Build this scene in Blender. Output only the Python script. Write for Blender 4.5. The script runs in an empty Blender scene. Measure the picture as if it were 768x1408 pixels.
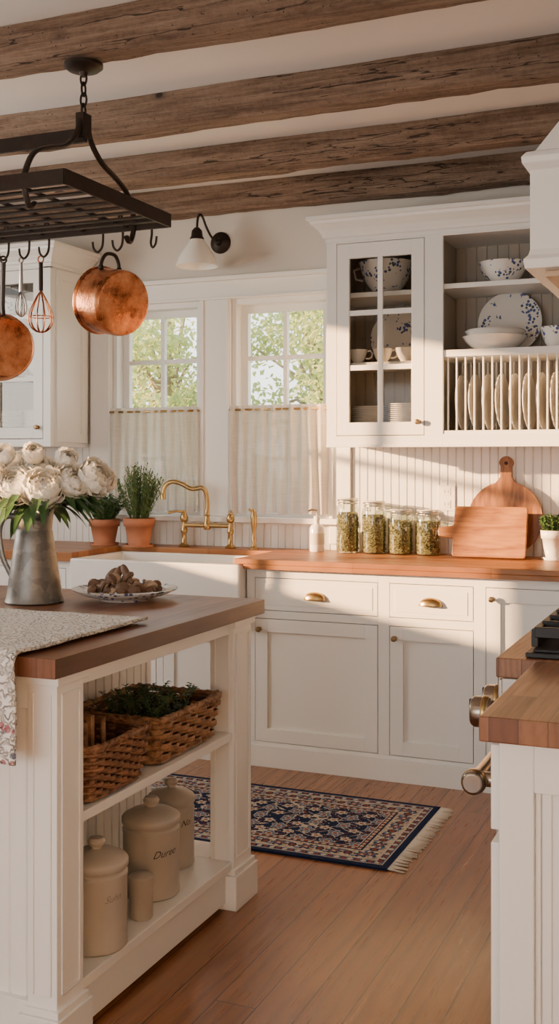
import bpy, bmesh, math, random
from mathutils import Vector, Matrix, noise
random.seed(7)
R=random.random
def U(a,b): return a+(b-a)*random.random()
PI=math.pi
# ------------------------------------------------------------ materials
class NM:
    def __init__(s,name,color=(.8,.8,.8),rough=.5,metal=0.,**kw):
        s.m=bpy.data.materials.new(name); s.m.use_nodes=True
        s.t=s.m.node_tree; s.b=s.t.nodes['Principled BSDF']; s.out=s.t.nodes['Material Output']
        s.b.inputs['Base Color'].default_value=(*color,1); s.b.inputs['Roughness'].default_value=rough
        s.b.inputs['Metallic'].default_value=metal
        for k,v in kw.items(): s.b.inputs[k.replace('_',' ')].default_value=v
        s._c=None
    def n(s,ty,**p):
        x=s.t.nodes.new(ty)
        for k,v in p.items(): setattr(x,k,v)
        return x
    def L(s,a,b): s.t.links.new(a,b)
    def put(s,inp,v):
        if isinstance(v,(int,float)): inp.default_value=v
        elif isinstance(v,(tuple,list)): inp.default_value=(*v,1) if len(v)==3 and len(inp.default_value)==4 else v
        else: s.L(v,inp)
    def math(s,op,a,b=0.,c=None):
        x=s.n('ShaderNodeMath',operation=op); s.put(x.inputs[0],a); s.put(x.inputs[1],b)
        if c is not None: s.put(x.inputs[2],c)
        return x.outputs[0]
    def mix(s,f,a,b,blend='MIX'):
        x=s.n('ShaderNodeMix',data_type='RGBA',blend_type=blend); s.put(x.inputs[0],f); s.put(x.inputs[6],a); s.put(x.inputs[7],b)
        return x.outputs[2]
    def ramp(s,f,stops,interp='LINEAR'):
        x=s.n('ShaderNodeValToRGB'); r=x.color_ramp; r.interpolation=interp
        while len(r.elements)<len(stops): r.elements.new(.5)
        for e,(p,c) in zip(r.elements,stops):
            e.position=p; e.color=(*c,1) if len(c)==3 else c
        s.put(x.inputs[0],f); return x.outputs[0]
    def co(s):
        if s._c is None: s._c=s.n('ShaderNodeTexCoord').outputs['Object']
        return s._c
    def sep(s):
        x=s.n('ShaderNodeSeparateXYZ'); s.L(s.co(),x.inputs[0]); return x.outputs
    def comb(s,a,b,c):
        x=s.n('ShaderNodeCombineXYZ'); s.put(x.inputs[0],a); s.put(x.inputs[1],b); s.put(x.inputs[2],c); return x.outputs[0]
    def noise(s,vec,scale,detail=3,rough=.5,out=0):
        x=s.n('ShaderNodeTexNoise'); 
        if vec is None: vec=s.co()
        s.L(vec,x.inputs['Vector']); x.inputs['Scale'].default_value=scale; x.inputs['Detail'].default_value=detail; x.inputs['Roughness'].default_value=rough
        return x.outputs[out]
    def voro(s,vec,scale,feature='F1',out=0):
        x=s.n('ShaderNodeTexVoronoi',feature=feature)
        if vec is None: vec=s.co()
        s.L(vec,x.inputs['Vector']); x.inputs['Scale'].default_value=scale
        return x.outputs[out]
    def white(s,vec):
        x=s.n('ShaderNodeTexWhiteNoise',noise_dimensions='3D'); s.L(vec,x.inputs['Vector']); return x.outputs['Value']
    def bump(s,h,strength=.3,dist=.01):
        x=s.n('ShaderNodeBump'); s.put(x.inputs['Height'],h); x.inputs['Strength'].default_value=strength; x.inputs['Distance'].default_value=dist
        s.L(x.outputs[0],s.b.inputs['Normal'])
    def col(s,v): s.put(s.b.inputs['Base Color'],v)
    def rgh(s,v): s.put(s.b.inputs['Roughness'],v)

def plain(name,c,rough=.5,metal=0.,var=.06,scale=6,bump=0,bscale=80,bdist=.003,**kw):
    m=NM(name,c,rough,metal,**kw)
    n=m.noise(None,scale,4)
    m.col(m.mix(n,tuple(x*(1-var) for x in c),tuple(min(1,x*(1+var)) for x in c)))
    if bump: m.bump(m.noise(None,bscale,4),bump,bdist)
    return m.m

def planks(name,along,across,w,ln,c1,c2,dark,rough=.35,gap=.02,grain=1.,bump=.15,gapdark=.35,coat=0.,ringk=.42,dk=.75,warpk=2.,spec=.5,mott=0.):
    m=NM(name,c1,rough); s=m.sep(); u=s[along]; v=s[across]; z=s[3-along-across]
    vs=m.math('DIVIDE',v,w); iv=m.math('FLOOR',vs); r1=m.white(m.comb(iv,3.1,.7))
    us=m.math('ADD',m.math('DIVIDE',u,ln),m.math('MULTIPLY',r1,7.3)); iu=m.math('FLOOR',us)
    r2=m.white(m.comb(iv,iu,1.3))
    off=m.math('MULTIPLY',r2,37.)
    warp=m.noise(m.comb(m.math('MULTIPLY',u,.9),m.math('MULTIPLY',v,7.),m.math('ADD',off,z)),1.,2)
    rings=m.math('SINE',m.math('MULTIPLY',m.math('ADD',m.math('MULTIPLY',v,7.),m.math('MULTIPLY',warp,warpk)),62.*grain))
    rings=m.math('POWER',m.math('MULTIPLY_ADD',rings,.5,.5),1.8)
    gm=m.noise(m.comb(m.math('MULTIPLY',u,1.1),m.math('MULTIPLY',v,9.),m.math('ADD',off,5.)),1.,2)
    rings=m.math('MULTIPLY',rings,m.math('MULTIPLY_ADD',gm,1.6,-.2))
    fine=m.noise(m.comb(m.math('MULTIPLY',u,5.),m.math('MULTIPLY',v,160.),m.math('ADD',off,m.math('MULTIPLY',z,60.))),1.,4,.6)
    base=m.mix(r2,c1,c2)
    g=m.math('ADD',m.math('MULTIPLY',rings,ringk),m.math('MULTIPLY',fine,.7))
    colr=m.mix(m.math('MULTIPLY',m.math('POWER',g,1.6),dk),base,dark)
    if mott: colr=m.mix(m.math('MULTIPLY',m.noise(None,3.,4),mott),colr,tuple(x*.5 for x in c2))
    fv=m.math('FRACT',vs); e=m.math('MINIMUM',fv,m.math('SUBTRACT',1.,fv))
    fu=m.math('FRACT',us); eu=m.math('MULTIPLY',m.math('MINIMUM',fu,m.math('SUBTRACT',1.,fu)),ln/w)
    e=m.math('MINIMUM',e,eu); gp=m.math('LESS_THAN',e,gap)
    colr=m.mix(m.math('MULTIPLY',gp,1-gapdark),colr,tuple(x*.25 for x in dark))
    m.col(colr); m.rgh(m.math('MULTIPLY_ADD',fine,.25,rough-.1))
    m.bump(m.math('SUBTRACT',fine,m.math('MULTIPLY',gp,1.2)),bump,.002)
    m.b.inputs['Specular IOR Level'].default_value=spec
    if coat: m.b.inputs['Coat Weight'].default_value=coat; m.b.inputs['Coat Roughness'].default_value=.2
    return m.m

def beam_mat():
    m=NM('aged_beam_wood',(.2,.12,.07),.9); s=m.sep()
    v=m.comb(m.math('MULTIPLY',s[0],.8),m.math('MULTIPLY',s[1],7.),m.math('MULTIPLY',s[2],7.))
    n1=m.noise(v,2.,5,.6); v2=m.comb(m.math('MULTIPLY',s[0],2.2),m.math('MULTIPLY',s[1],50.),m.math('MULTIPLY',s[2],50.))
    n2=m.noise(v2,1.5,6,.7); n3=m.noise(None,45,5,.7)
    f=m.math('ADD',m.math('ADD',m.math('MULTIPLY',n1,.45),m.math('MULTIPLY',n2,.40)),m.math('MULTIPLY',n3,.15))
    c=m.ramp(f,[(.34,(.060,.035,.022)),(.45,(.165,.103,.067)),(.53,(.255,.172,.118)),(.66,(.38,.28,.205))])
    k=m.voro(m.comb(s[0],m.math('MULTIPLY',s[1],1.1),m.math('MULTIPLY',s[2],1.4)),3.6)
    kn=m.ramp(k,[(.0,(0,0,0)),(.045,(.03,.03,.03)),(.065,(.6,.6,.6)),(.15,(1,1,1))])
    c=m.mix(kn,(.022,.013,.009),c)
    cr=m.noise(m.comb(m.math('MULTIPLY',s[0],.6),m.math('MULTIPLY',s[1],9.),m.math('MULTIPLY',s[2],9.)),1.1,4,.6)
    crk=m.math('LESS_THAN',m.math('ABSOLUTE',m.math('SUBTRACT',cr,.47)),.0055)
    pit=m.math('LESS_THAN',m.voro(None,38),.10); crk=m.math('MAXIMUM',crk,pit)
    c=m.mix(m.math('MULTIPLY',crk,.85),c,(.018,.010,.007))
    m.col(c); m.bump(m.math('SUBTRACT',m.math('ADD',m.math('ADD',n1,n2),m.math('MULTIPLY',n3,.6)),m.math('MULTIPLY',crk,.9)),1.,.014)
    return m.m

WHITE=plain('cabinet_paint',(.79,.785,.76),.38,var=.02,scale=3)
TRIM=plain('trim_paint',(.79,.78,.75),.45,var=.02,scale=3)
WALL=plain('plaster_wall_paint',(.63,.59,.53),.85,var=.04,scale=2,bump=.1,bscale=120)
CEIL=plain('ceiling_plaster',(.72,.705,.69),.9,var=.03,scale=2)
INSIDE=plain('cabinet_interior_dark',(.40,.355,.295),.6,var=.04)  # interior toned darker than the cabinet fronts
FLOOR=planks('pine_floor_boards',1,0,.112,2.6,(.42,.185,.068),(.29,.112,.040),(.10,.033,.012),rough=.28,gap=.016,grain=.30,bump=.12,gapdark=.05,coat=.2,ringk=.65,dk=.8,warpk=1.2,spec=.45,mott=.4)
BUTX=planks('butcher_block_back',0,1,.045,.6,(.46,.205,.075),(.28,.108,.038),(.12,.045,.018),rough=.36,gap=.015,bump=.08,gapdark=.4,spec=.35)
BUTY=planks('butcher_block_island',1,0,.05,.7,(.32,.145,.068),(.165,.064,.030),(.070,.027,.014),rough=.32,gap=.016,bump=.08,gapdark=.4,warpk=1.)
BEAM=beam_mat()
BRASS=plain('aged_brass',(.46,.31,.13),.30,1.,var=.25,scale=25)
BRASSD=plain('antique_brass_knob',(.26,.18,.10),.35,1.,var=.2,scale=40)
IRON=plain('blackened_iron',(.035,.025,.020),.5,.7,var=.3,scale=30,bump=.2)
STEEL=plain('brushed_steel',(.46,.43,.40),.28,1.,var=.08,scale=30)
PEWTER=plain('bronze_nickel',(.36,.30,.24),.24,1.,var=.15,scale=30)
BLACK=plain('cast_iron_grate',(.012,.012,.013),.45,.2)
PORC=plain('white_porcelain',(.80,.78,.74),.14,var=.02)
FIRE=plain('fireclay_sink',(.80,.79,.77),.18,var=.02)
STONE=plain('stoneware_glaze',(.42,.375,.315),.40,var=.14,scale=14,bump=.05)
INK=plain('dark_script_ink',(.03,.03,.035),.6)
INKF=plain('faded_script_ink',(.24,.20,.165),.6)
TERRA=plain('terracotta_clay',(.42,.16,.08),.8,var=.25,scale=12,bump=.2)
SOIL=plain('potting_soil',(.05,.03,.02),.95,bump=.6)
LEAF=plain('dark_leaf',(.05,.12,.037),.5,var=.4,scale=20)
HERB=plain('rosemary_needles',(.11,.19,.065),.6,var=.4,scale=30)
STEM=plain('green_stem',(.12,.17,.05),.6)
BROWN=plain('mushroom_brown',(.16,.09,.055),.7,var=.4,scale=40,bump=.3)
PALEM=plain('mushroom_pale',(.42,.30,.20),.7,var=.3,scale=40,bump=.2)
OUTLET=plain('outlet_plastic',(.78,.74,.68),.35)
LINER=plain('hood_liner_wood',(.55,.40,.27),.5,var=.1)
GRASS=plain('garden_grass',(.26,.34,.13),.95,var=.3,scale=3)
BARK=plain('tree_bark',(.30,.25,.19),.9,var=.3,scale=10)

def m_glass(name,tint=(1,1,1),a=.5,c=.03):
    m=NM(name); tr=m.n('ShaderNodeBsdfTransparent'); tr.inputs[0].default_value=(*tint,1)
    gl=m.n('ShaderNodeBsdfGlossy'); gl.inputs['Roughness'].default_value=.03
    lw=m.n('ShaderNodeLayerWeight'); lw.inputs[0].default_value=.25
    f=m.math('MULTIPLY_ADD',lw.outputs['Facing'],a,c)
    mx=m.n('ShaderNodeMixShader'); m.L(f,mx.inputs[0]); m.L(tr.outputs[0],mx.inputs[1]); m.L(gl.outputs[0],mx.inputs[2])
    m.L(mx.outputs[0],m.out.inputs[0]); m.t.nodes.remove(m.b); return m.m
GLASS=m_glass('clear_jar_glass',(.90,.94,.90),.8,.06)
WGLASS=m_glass('window_glass',(1,1,1),.12,0.)
CGLASS=m_glass('cabinet_door_glass',(.88,.87,.85),.18,.012)

def m_copper():
    m=NM('hammered_copper',(.78,.30,.13),.27,1.)
    n=m.noise(None,14,6,.65); m.col(m.ramp(n,[(.3,(.16,.05,.025)),(.48,(.62,.22,.09)),(.7,(.90,.42,.20))]))
    m.bump(m.voro(None,95),.14,.003); m.rgh(m.math('MULTIPLY_ADD',n,.35,.12)); return m.m
COPPER=m_copper()
def m_galv():
    m=NM('galvanized_zinc',(.42,.42,.42),.42,.85)
    v=m.voro(None,42,out=1); w=m.n('ShaderNodeRGBToBW'); m.L(v,w.inputs[0]); n=m.noise(None,12,4)
    f=m.math('ADD',m.math('MULTIPLY',w.outputs[0],.3),m.math('MULTIPLY',n,.75))
    m.col(m.ramp(f,[(.2,(.075,.07,.065)),(.7,(.25,.24,.22))])); m.rgh(m.math('MULTIPLY_ADD',n,.3,.30)); return m.m
GALV=m_galv()
def m_floral(name,th=.45,sc=16.):
    m=NM(name,(.82,.79,.74),.14)
    n=m.noise(None,sc,2); d=m.voro(None,sc*4.)
    cl=m.math('GREATER_THAN',n,.53); pet=m.math('LESS_THAN',d,th)
    f=m.math('MULTIPLY',cl,pet)
    c=m.mix(m.noise(None,sc*2,2),(.02,.035,.16),(.13,.19,.42)); leaf=m.math('GREATER_THAN',m.noise(None,sc*3,1),.60)
    c=m.mix(leaf,c,(.06,.11,.08))
    m.col(m.mix(f,(.80,.78,.74),c)); return m.m
FLORAL=m_floral('blue_floral_porcelain')
def m_petal():
    m=NM('peony_petal',(.88,.84,.74),.6); n=m.noise(None,24,3); c=m.ramp(n,[(.3,(.90,.83,.68)),(.5,(.95,.92,.85)),(.75,(.97,.96,.92))]); m.col(c)
    tl=m.n('ShaderNodeBsdfTranslucent'); m.L(c,tl.inputs[0]); mx=m.n('ShaderNodeMixShader'); mx.inputs[0].default_value=.35
    m.L(m.b.outputs[0],mx.inputs[1]); m.L(tl.outputs[0],mx.inputs[2]); m.L(mx.outputs[0],m.out.inputs[0])
    return m.m
PETAL=m_petal()
def m_linen():
    m=NM('linen_cafe_curtain',(.70,.62,.52),.9); s=m.sep()
    a=m.math('SINE',m.math('MULTIPLY',s[0],1500.)); b=m.math('SINE',m.math('MULTIPLY',s[2],1300.))
    n=m.noise(m.comb(m.math('MULTIPLY',s[0],10.),s[1],m.math('MULTIPLY',s[2],160.)),1.5,4)
    n2=m.noise(m.comb(m.math('MULTIPLY',s[0],160.),s[1],m.math('MULTIPLY',s[2],8.)),1.5,4)
    c=m.mix(m.math('MULTIPLY',m.math('ADD',n,n2),.5),(.48,.41,.34),(.82,.75,.67)); m.col(c)
    m.bump(m.math('ADD',a,b),.15,.001)
    tl=m.n('ShaderNodeBsdfTranslucent'); m.L(c,tl.inputs[0]); mx=m.n('ShaderNodeMixShader'); mx.inputs[0].default_value=.38
    m.L(m.b.outputs[0],mx.inputs[1]); m.L(tl.outputs[0],mx.inputs[2])
    tp=m.n('ShaderNodeBsdfTransparent'); m2=m.n('ShaderNodeMixShader'); m2.inputs[0].default_value=.035
    m.L(mx.outputs[0],m2.inputs[1]); m.L(tp.outputs[0],m2.inputs[2]); m.L(m2.outputs[0],m.out.inputs[0]); return m.m
LINEN=m_linen()
def m_quilt():
    m=NM('quilted_cotton',(.76,.72,.66),.9); s=m.sep()
    st=m.noise(None,60,1,.5); line=m.math('MINIMUM',m.math('MULTIPLY',m.math('ABSOLUTE',m.math('SUBTRACT',st,.5)),9.),1.)
    c=m.mix(line,(.56,.52,.48),(.79,.77,.73))
    low=m.math('LESS_THAN',s[2],.79)
    fl=m.math('MULTIPLY',m.math('LESS_THAN',m.voro(None,44),.46),m.math('GREATER_THAN',m.noise(None,16,1),.48)); 
    c=m.mix(m.math('MULTIPLY',m.math('MULTIPLY',fl,low),.8),c,m.mix(m.math('GREATER_THAN',m.noise(None,22,1),.52),(.38,.09,.12),(.16,.19,.28)))
    m.col(c); m.bump(line,1.,.006); return m.m
QUILT=m_quilt()
def m_wicker(name,a,b):
    m=NM(name,a,.55); n=m.noise(None,28,5,.7); m.col(m.ramp(n,[(.35,a),(.68,b)])); m.bump(m.noise(None,260,3),.5,.003); return m.m
WICK=m_wicker('red_brown_wicker',(.085,.034,.016),(.36,.175,.085))
WICK2=m_wicker('honey_splint_wicker',(.14,.06,.025),(.46,.25,.12))
WICKD=m_wicker('weave_gap_shade',(.05,.02,.01),(.10,.04,.018))  # added inner sheet, coloured dark so the weave gaps look shaded
def m_board(name,a,b,ax,rk=.35,fr=55.):
    m=NM(name,a,.42); s=m.sep(); k=[9.,9.,9.]; k[ax]=1.1
    v=m.comb(m.math('MULTIPLY',s[0],k[0]),m.math('MULTIPLY',s[1],k[1]),m.math('MULTIPLY',s[2],k[2]))
    w=m.noise(v,1.,2,.5); rg=m.math('MULTIPLY_ADD',m.math('SINE',m.math('MULTIPLY',w,fr)),.5,.5)
    k2=[x*14 for x in k]; n=m.noise(m.comb(m.math('MULTIPLY',s[0],k2[0]),m.math('MULTIPLY',s[1],k2[1]),m.math('MULTIPLY',s[2],k2[2])),.8,5,.6); 
    m.col(m.ramp(m.math('ADD',m.math('MULTIPLY',n,.8),m.math('MULTIPLY',rg,rk)),[(.2,a),(.85,b)])); m.bump(n,.1,.002); return m.m
BOARD1=m_board('maple_board_wood',(.38,.165,.055),(.14,.048,.017),2,.30)
BOARD2=m_board('cherry_board_wood',(.48,.215,.066),(.19,.066,.02),0,.30,45.)
def m_fol(name,c1,c2):
    m=NM(name,c1,.8); n=m.noise(None,2,2); c=m.mix(n,c1,c2); m.col(c)
    tl=m.n('ShaderNodeBsdfTranslucent'); m.L(c,tl.inputs[0]); mx=m.n('ShaderNodeMixShader'); mx.inputs[0].default_value=.5
    m.L(m.b.outputs[0],mx.inputs[1]); m.L(tl.outputs[0],mx.inputs[2]); m.L(mx.outputs[0],m.out.inputs[0]); return m.m
FOL=m_fol('tree_foliage',(.36,.46,.16),(.60,.65,.34)); FOL2=m_fol('hedge_foliage',(.15,.23,.07),(.31,.39,.15))
MILK=plain('milk_glass',(.86,.84,.79),.25,var=.02)
def m_seed(name,a,b,c):
    m=NM(name,a,.8); v=m.voro(None,150,out=1); w=m.n('ShaderNodeRGBToBW'); m.L(v,w.inputs[0])
    m.col(m.ramp(w.outputs[0],[(.15,a),(.5,b),(.85,c)])); m.bump(m.voro(None,150),.6,.006); return m.m
SEED=m_seed('dried_herbs',(.03,.032,.010),(.12,.115,.04),(.27,.24,.11))
RUGM=NM('woven_rug_wool',(.5,.4,.3),.95)
_a=RUGM.n('ShaderNodeVertexColor',layer_name='Col'); RUGM.L(_a.outputs[0],RUGM.b.inputs['Base Color']); RUGM.bump(RUGM.noise(None,260,3),.5,.004); RUGM.b.inputs['Specular IOR Level'].default_value=.1; RUG=RUGM.m
FRINGE=plain('rug_fringe_cotton',(.58,.51,.41),.9)

# ------------------------------------------------------------ mesh builder
class B:
    def __init__(s): s.bm=bmesh.new(); s.mats=[]
    def mi(s,m):
        if m not in s.mats: s.mats.append(m)
        return s.mats.index(m)
    def face(s,vs,mi,smooth=False):
        try:
            f=s.bm.faces.new(vs); f.material_index=mi; f.smooth=smooth; return f
        except ValueError: return None
    def hexa(s,c,m,M=None):
        vs=[s.bm.verts.new(M@Vector(p) if M else p) for p in c]; i=s.mi(m)
        for q in ((0,3,2,1),(4,5,6,7),(0,1,5,4),(1,2,6,5),(2,3,7,6),(3,0,4,7)): s.face([vs[k] for k in q],i)
    def box(s,x0,x1,y0,y1,z0,z1,m,M=None):
        s.hexa([(x0,y0,z0),(x1,y0,z0),(x1,y1,z0),(x0,y1,z0),(x0,y0,z1),(x1,y0,z1),(x1,y1,z1),(x0,y1,z1)],m,M)
    def fb(s,fr,u0,u1,v0,v1,n0,n1,m):
        O,Uv,V,N=fr
        P=lambda u,v,n:O+Uv*u+V*v+N*n
        s.hexa([P(u0,v0,n0),P(u1,v0,n0),P(u1,v1,n0),P(u0,v1,n0),P(u0,v0,n1),P(u1,v0,n1),P(u1,v1,n1),P(u0,v1,n1)],m)
    def bead(s,fr,u0,u1,v0,v1,n,m,pitch=.045,g=.007,dp=.005):
        O,Uv,V,N=fr; pts=[]; u=u0
        while u<u1-1e-6:
            e=min(u+pitch,u1)
            pts+=[(u,n-dp),(min(u+g*.5,e),n),(max(e-g*.5,u),n)]; u=e
        pts.append((u1,n-dp)); i=s.mi(m); prev=None
        for (a,k) in pts:
            c=(s.bm.verts.new(O+Uv*a+V*v0+N*k),s.bm.verts.new(O+Uv*a+V*v1+N*k))
            if prev: s.face([prev[0],c[0],c[1],prev[1]],i)
            prev=c
    def shaker(s,fr,u0,u1,v0,v1,n1,m,th=.02,st=.055,rec=.011,gap=.003):
        u0+=gap;u1-=gap;v0+=gap;v1-=gap; n0=n1-th
        s.fb(fr,u0,u0+st,v0,v1,n0,n1,m); s.fb(fr,u1-st,u1,v0,v1,n0,n1,m)
        s.fb(fr,u0+st,u1-st,v0,v0+st,n0,n1,m); s.fb(fr,u0+st,u1-st,v1-st,v1,n0,n1,m)
        s.fb(fr,u0+st,u1-st,v0+st,v1-st,n0,n1-rec,m)
    def lathe(s,prof,m,seg=32,M=None,smooth=True):
        i=s.mi(m); rings=[]
        for r,z in prof:
            if r<1e-6:
                p=Vector((0,0,z)); rings.append([s.bm.verts.new(M@p if M else p)])
            else:
                rg=[]
                for k in range(seg):
                    a=2*PI*k/seg; p=Vector((r*math.cos(a),r*math.sin(a),z)); rg.append(s.bm.verts.new(M@p if M else p))
                rings.append(rg)
        for a,b in zip(rings,rings[1:]):
            for k in range(seg):
                k2=(k+1)%seg
                if len(a)==1 and len(b)==1: continue
                if len(a)==1: s.face([a[0],b[k],b[k2]],i,smooth)
                elif len(b)==1: s.face([a[k],a[k2],b[0]],i,smooth)
                else: s.face([a[k],a[k2],b[k2],b[k]],i,smooth)
    def tube(s,pts,rad,m,seg=8,closed=False,sz=1.):
        pts=[Vector(p) for p in pts]; n=len(pts); i=s.mi(m); rings=[]
        rr=list(rad) if isinstance(rad,(list,tuple)) else [rad]*n
        while len(rr)<n: rr.append(rr[-1])
        pn=None
        for k in range(n):
            if closed: t=(pts[(k+1)%n]-pts[k-1])
            else: t=pts[min(k+1,n-1)]-pts[max(k-1,0)]
            if t.length<1e-9: t=Vector((0,0,1))
            t.normalize()
            if pn is None:
                up=Vector((0,0,1)) if abs(t.z)<.95 else Vector((1,0,0)); pn=(up-t*up.dot(t)).normalized()
            else:
                q=pn-t*pn.dot(t); pn=q.normalized() if q.length>1e-6 else pn
            bn=t.cross(pn)
            rings.append([s.bm.verts.new(pts[k]+(pn*math.cos(2*PI*j/seg)*sz+bn*math.sin(2*PI*j/seg))*rr[k]) for j in range(seg)])
        rng=range(n) if closed else range(n-1)
        for k in rng:
            a=rings[k]; b=rings[(k+1)%n]
            for j in range(seg): s.face([a[j],a[(j+1)%seg],b[(j+1)%seg],b[j]],i,True)
        if not closed: s.face(rings[0][::-1],i); s.face(rings[-1],i)
    def cyl(s,p,q,r,m,seg=20,r2=None): 
        s.tube([p,q],[r,r if r2 is None else r2],m,seg)
    def ball(s,c,r,m,sc=(1,1,1),seg=16,M=None):
        pr=[(math.sin(PI*k/(seg//2))*r,-math.cos(PI*k/(seg//2))*r) for k in range(seg//2+1)]
        pr[0]=(0,-r); pr[-1]=(0,r)
        T=Matrix.Translation(c)@(M or Matrix())@Matrix.Diagonal((*sc,1)); s.lathe(pr,m,seg,T)
    def rings(s,rl,m,cap=True,smooth=False):
        i=s.mi(m); rg=[[s.bm.verts.new(p) for p in r] for r in rl]
        for a,b in zip(rg,rg[1:]):
            for k in range(len(a)): k2=(k+1)%len(a); s.face([a[k],a[k2],b[k2],b[k]],i,smooth)
        if cap: s.face(rg[0][::-1],i); s.face(rg[-1],i)
    def rloft(s,x0,x1,y0,y1,prof,m,k=(1,1,1,1)):
        rl=[]
        for o,z in prof:
            a=x0-o*k[0];b=x1+o*k[1];c=y0-o*k[2];d=y1+o*k[3]
            rl.append([(a,c,z),(b,c,z),(b,d,z),(a,d,z)])
        s.rings(rl,m)
    def grid(s,fn,nu,nv,m,smooth=True):
        i=s.mi(m); g=[[s.bm.verts.new(fn(a/nu,b/nv)) for b in range(nv+1)] for a in range(nu+1)]
        for a in range(nu):
            for b in range(nv): s.face([g[a][b],g[a+1][b],g[a+1][b+1],g[a][b+1]],i,smooth)
    def done(s,name,loc=None,rot=0,bevel=0,sharp=.7,solid=0,recalc=True):
        bm=s.bm
        if recalc: bmesh.ops.recalc_face_normals(bm,faces=bm.faces)
        for e in bm.edges:
            if len(e.link_faces)==2 and e.calc_face_angle(0)>sharp: e.smooth=False
        me=bpy.data.meshes.new(name); bm.to_mesh(me); bm.free()
        for m in s.mats: me.materials.append(m)
        o=bpy.data.objects.new(name,me); bpy.context.scene.collection.objects.link(o)
        if loc: o.location=loc
        o.rotation_euler=(0,0,rot)
        if bevel:
            bv=o.modifiers.new('bevel','BEVEL'); bv.width=bevel; bv.segments=2; bv.limit_method='ANGLE'; bv.angle_limit=.6
        if solid:
            sd=o.modifiers.new('solid','SOLIDIFY'); sd.thickness=solid
        return o
X,Y,Z=Vector((1,0,0)),Vector((0,1,0)),Vector((0,0,1))
def FY(y): return (Vector((0,y,0)),X,Z,-Y)
def FXp(x): return (Vector((x,0,0)),Y,Z,X)
def FXn(x): return (Vector((x,0,0)),Y,Z,-X)
def smooth(p,n=4):
    P=[Vector(q) for q in p]; out=[]
    for i in range(len(P)-1):
        a=P[max(i-1,0)];c=P[i];d=P[i+1];e=P[min(i+2,len(P)-1)]
        for k in range(n):
            t=k/n; out.append(.5*((2*c)+(-a+d)*t+(2*a-5*c+4*d-e)*t*t+(-a+3*c-3*d+e)*t**3))
    out.append(P[-1]); return out

YW=5.13; XR=.26; XL=-4.6; ZC=2.77; CT=.93; YB=-1.6
# ------------------------------------------------------------ room shell
b=B(); b.box(XL-.2,XR+.2,YB-.15,YW+.2,-.06,0,FLOOR); b.done('floor')
b=B(); b.box(XL-.2,XR+.2,YB-.15,YW+.2,ZC,ZC+.1,CEIL); b.done('ceiling')
W1=(-3.13,-2.60); W2=(-2.42,-1.885); ZB,ZT=1.085,2.205
b=B()
b.box(XL-.15,W1[0],YW,YW+.16,0,ZC,WALL); b.box(W1[1],W2[0],YW,YW+.16,ZB,ZT,WALL); b.box(W2[1],XR+.15,YW,YW+.16,0,ZC,WALL)
b.box(W1[0],W2[1],YW,YW+.16,0,ZB,WALL); b.box(W1[0],W2[1],YW,YW+.16,ZT,ZC,WALL); b.done('wall_back')
b=B(); b.box(XR,XR+.15,YB,YW,0,ZC,WALL); b.done('wall_right')
OX0,OX1,OZ0,OZ1=-3.6,-.6,.5,2.2
b=B(); b.box(XL-.15,OX0,YB-.15,YB,0,ZC,WALL); b.box(OX1,XR+.15,YB-.15,YB,0,ZC,WALL); b.box(OX0,OX1,YB-.15,YB,0,OZ0,WALL); b.box(OX0,OX1,YB-.15,YB,OZ1,ZC,WALL); b.done('wall_front')
wins=[(1.00,1.78,1.66,2.16),(2.25,3.55,1.30,2.60)]  # first is an unseen window, added so sun reaches the peonies
b=B(); b.box(XL-.15,XL,YB,wins[0][0],0,ZC,WALL); b.box(XL-.15,XL,wins[0][1],wins[1][0],0,ZC,WALL); b.box(XL-.15,XL,wins[1][1],YW,0,ZC,WALL)
for (a,c,z0,z1) in wins: b.box(XL-.15,XL,a,c,0,z0,WALL); b.box(XL-.15,XL,a,c,z1,ZC,WALL)
b.done('wall_left')
fr=FXp(XL)
for j,(WY0,WY1,WZ0,WZ1) in enumerate(wins):
    b=B(); wm=(WZ0+WZ1)/2
    for u0,u1,v0,v1 in ((WY0,WY0+.04,WZ0,WZ1),(WY1-.04,WY1,WZ0,WZ1),(WY0,WY1,WZ0,WZ0+.04),(WY0,WY1,WZ1-.03,WZ1),((WY0+WY1)/2-.015,(WY0+WY1)/2+.015,WZ0,WZ1),(WY0,WY1,wm-.015,wm+.015)):
        b.fb(fr,u0,u1,v0,v1,-.09,-.04,TRIM)
    b.fb(fr,WY0-.1,WY0,WZ0-.1,WZ1+.12,0,.02,TRIM); b.fb(fr,WY1,WY1+.1,WZ0-.1,WZ1+.12,0,.02,TRIM); b.fb(fr,WY0,WY1,WZ1,WZ1+.12,0,.02,TRIM); b.fb(fr,WY0-.1,WY1+.1,WZ0-.05,WZ0,0,.05,TRIM)
    b.done('window_%d'%(j+3))
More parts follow.
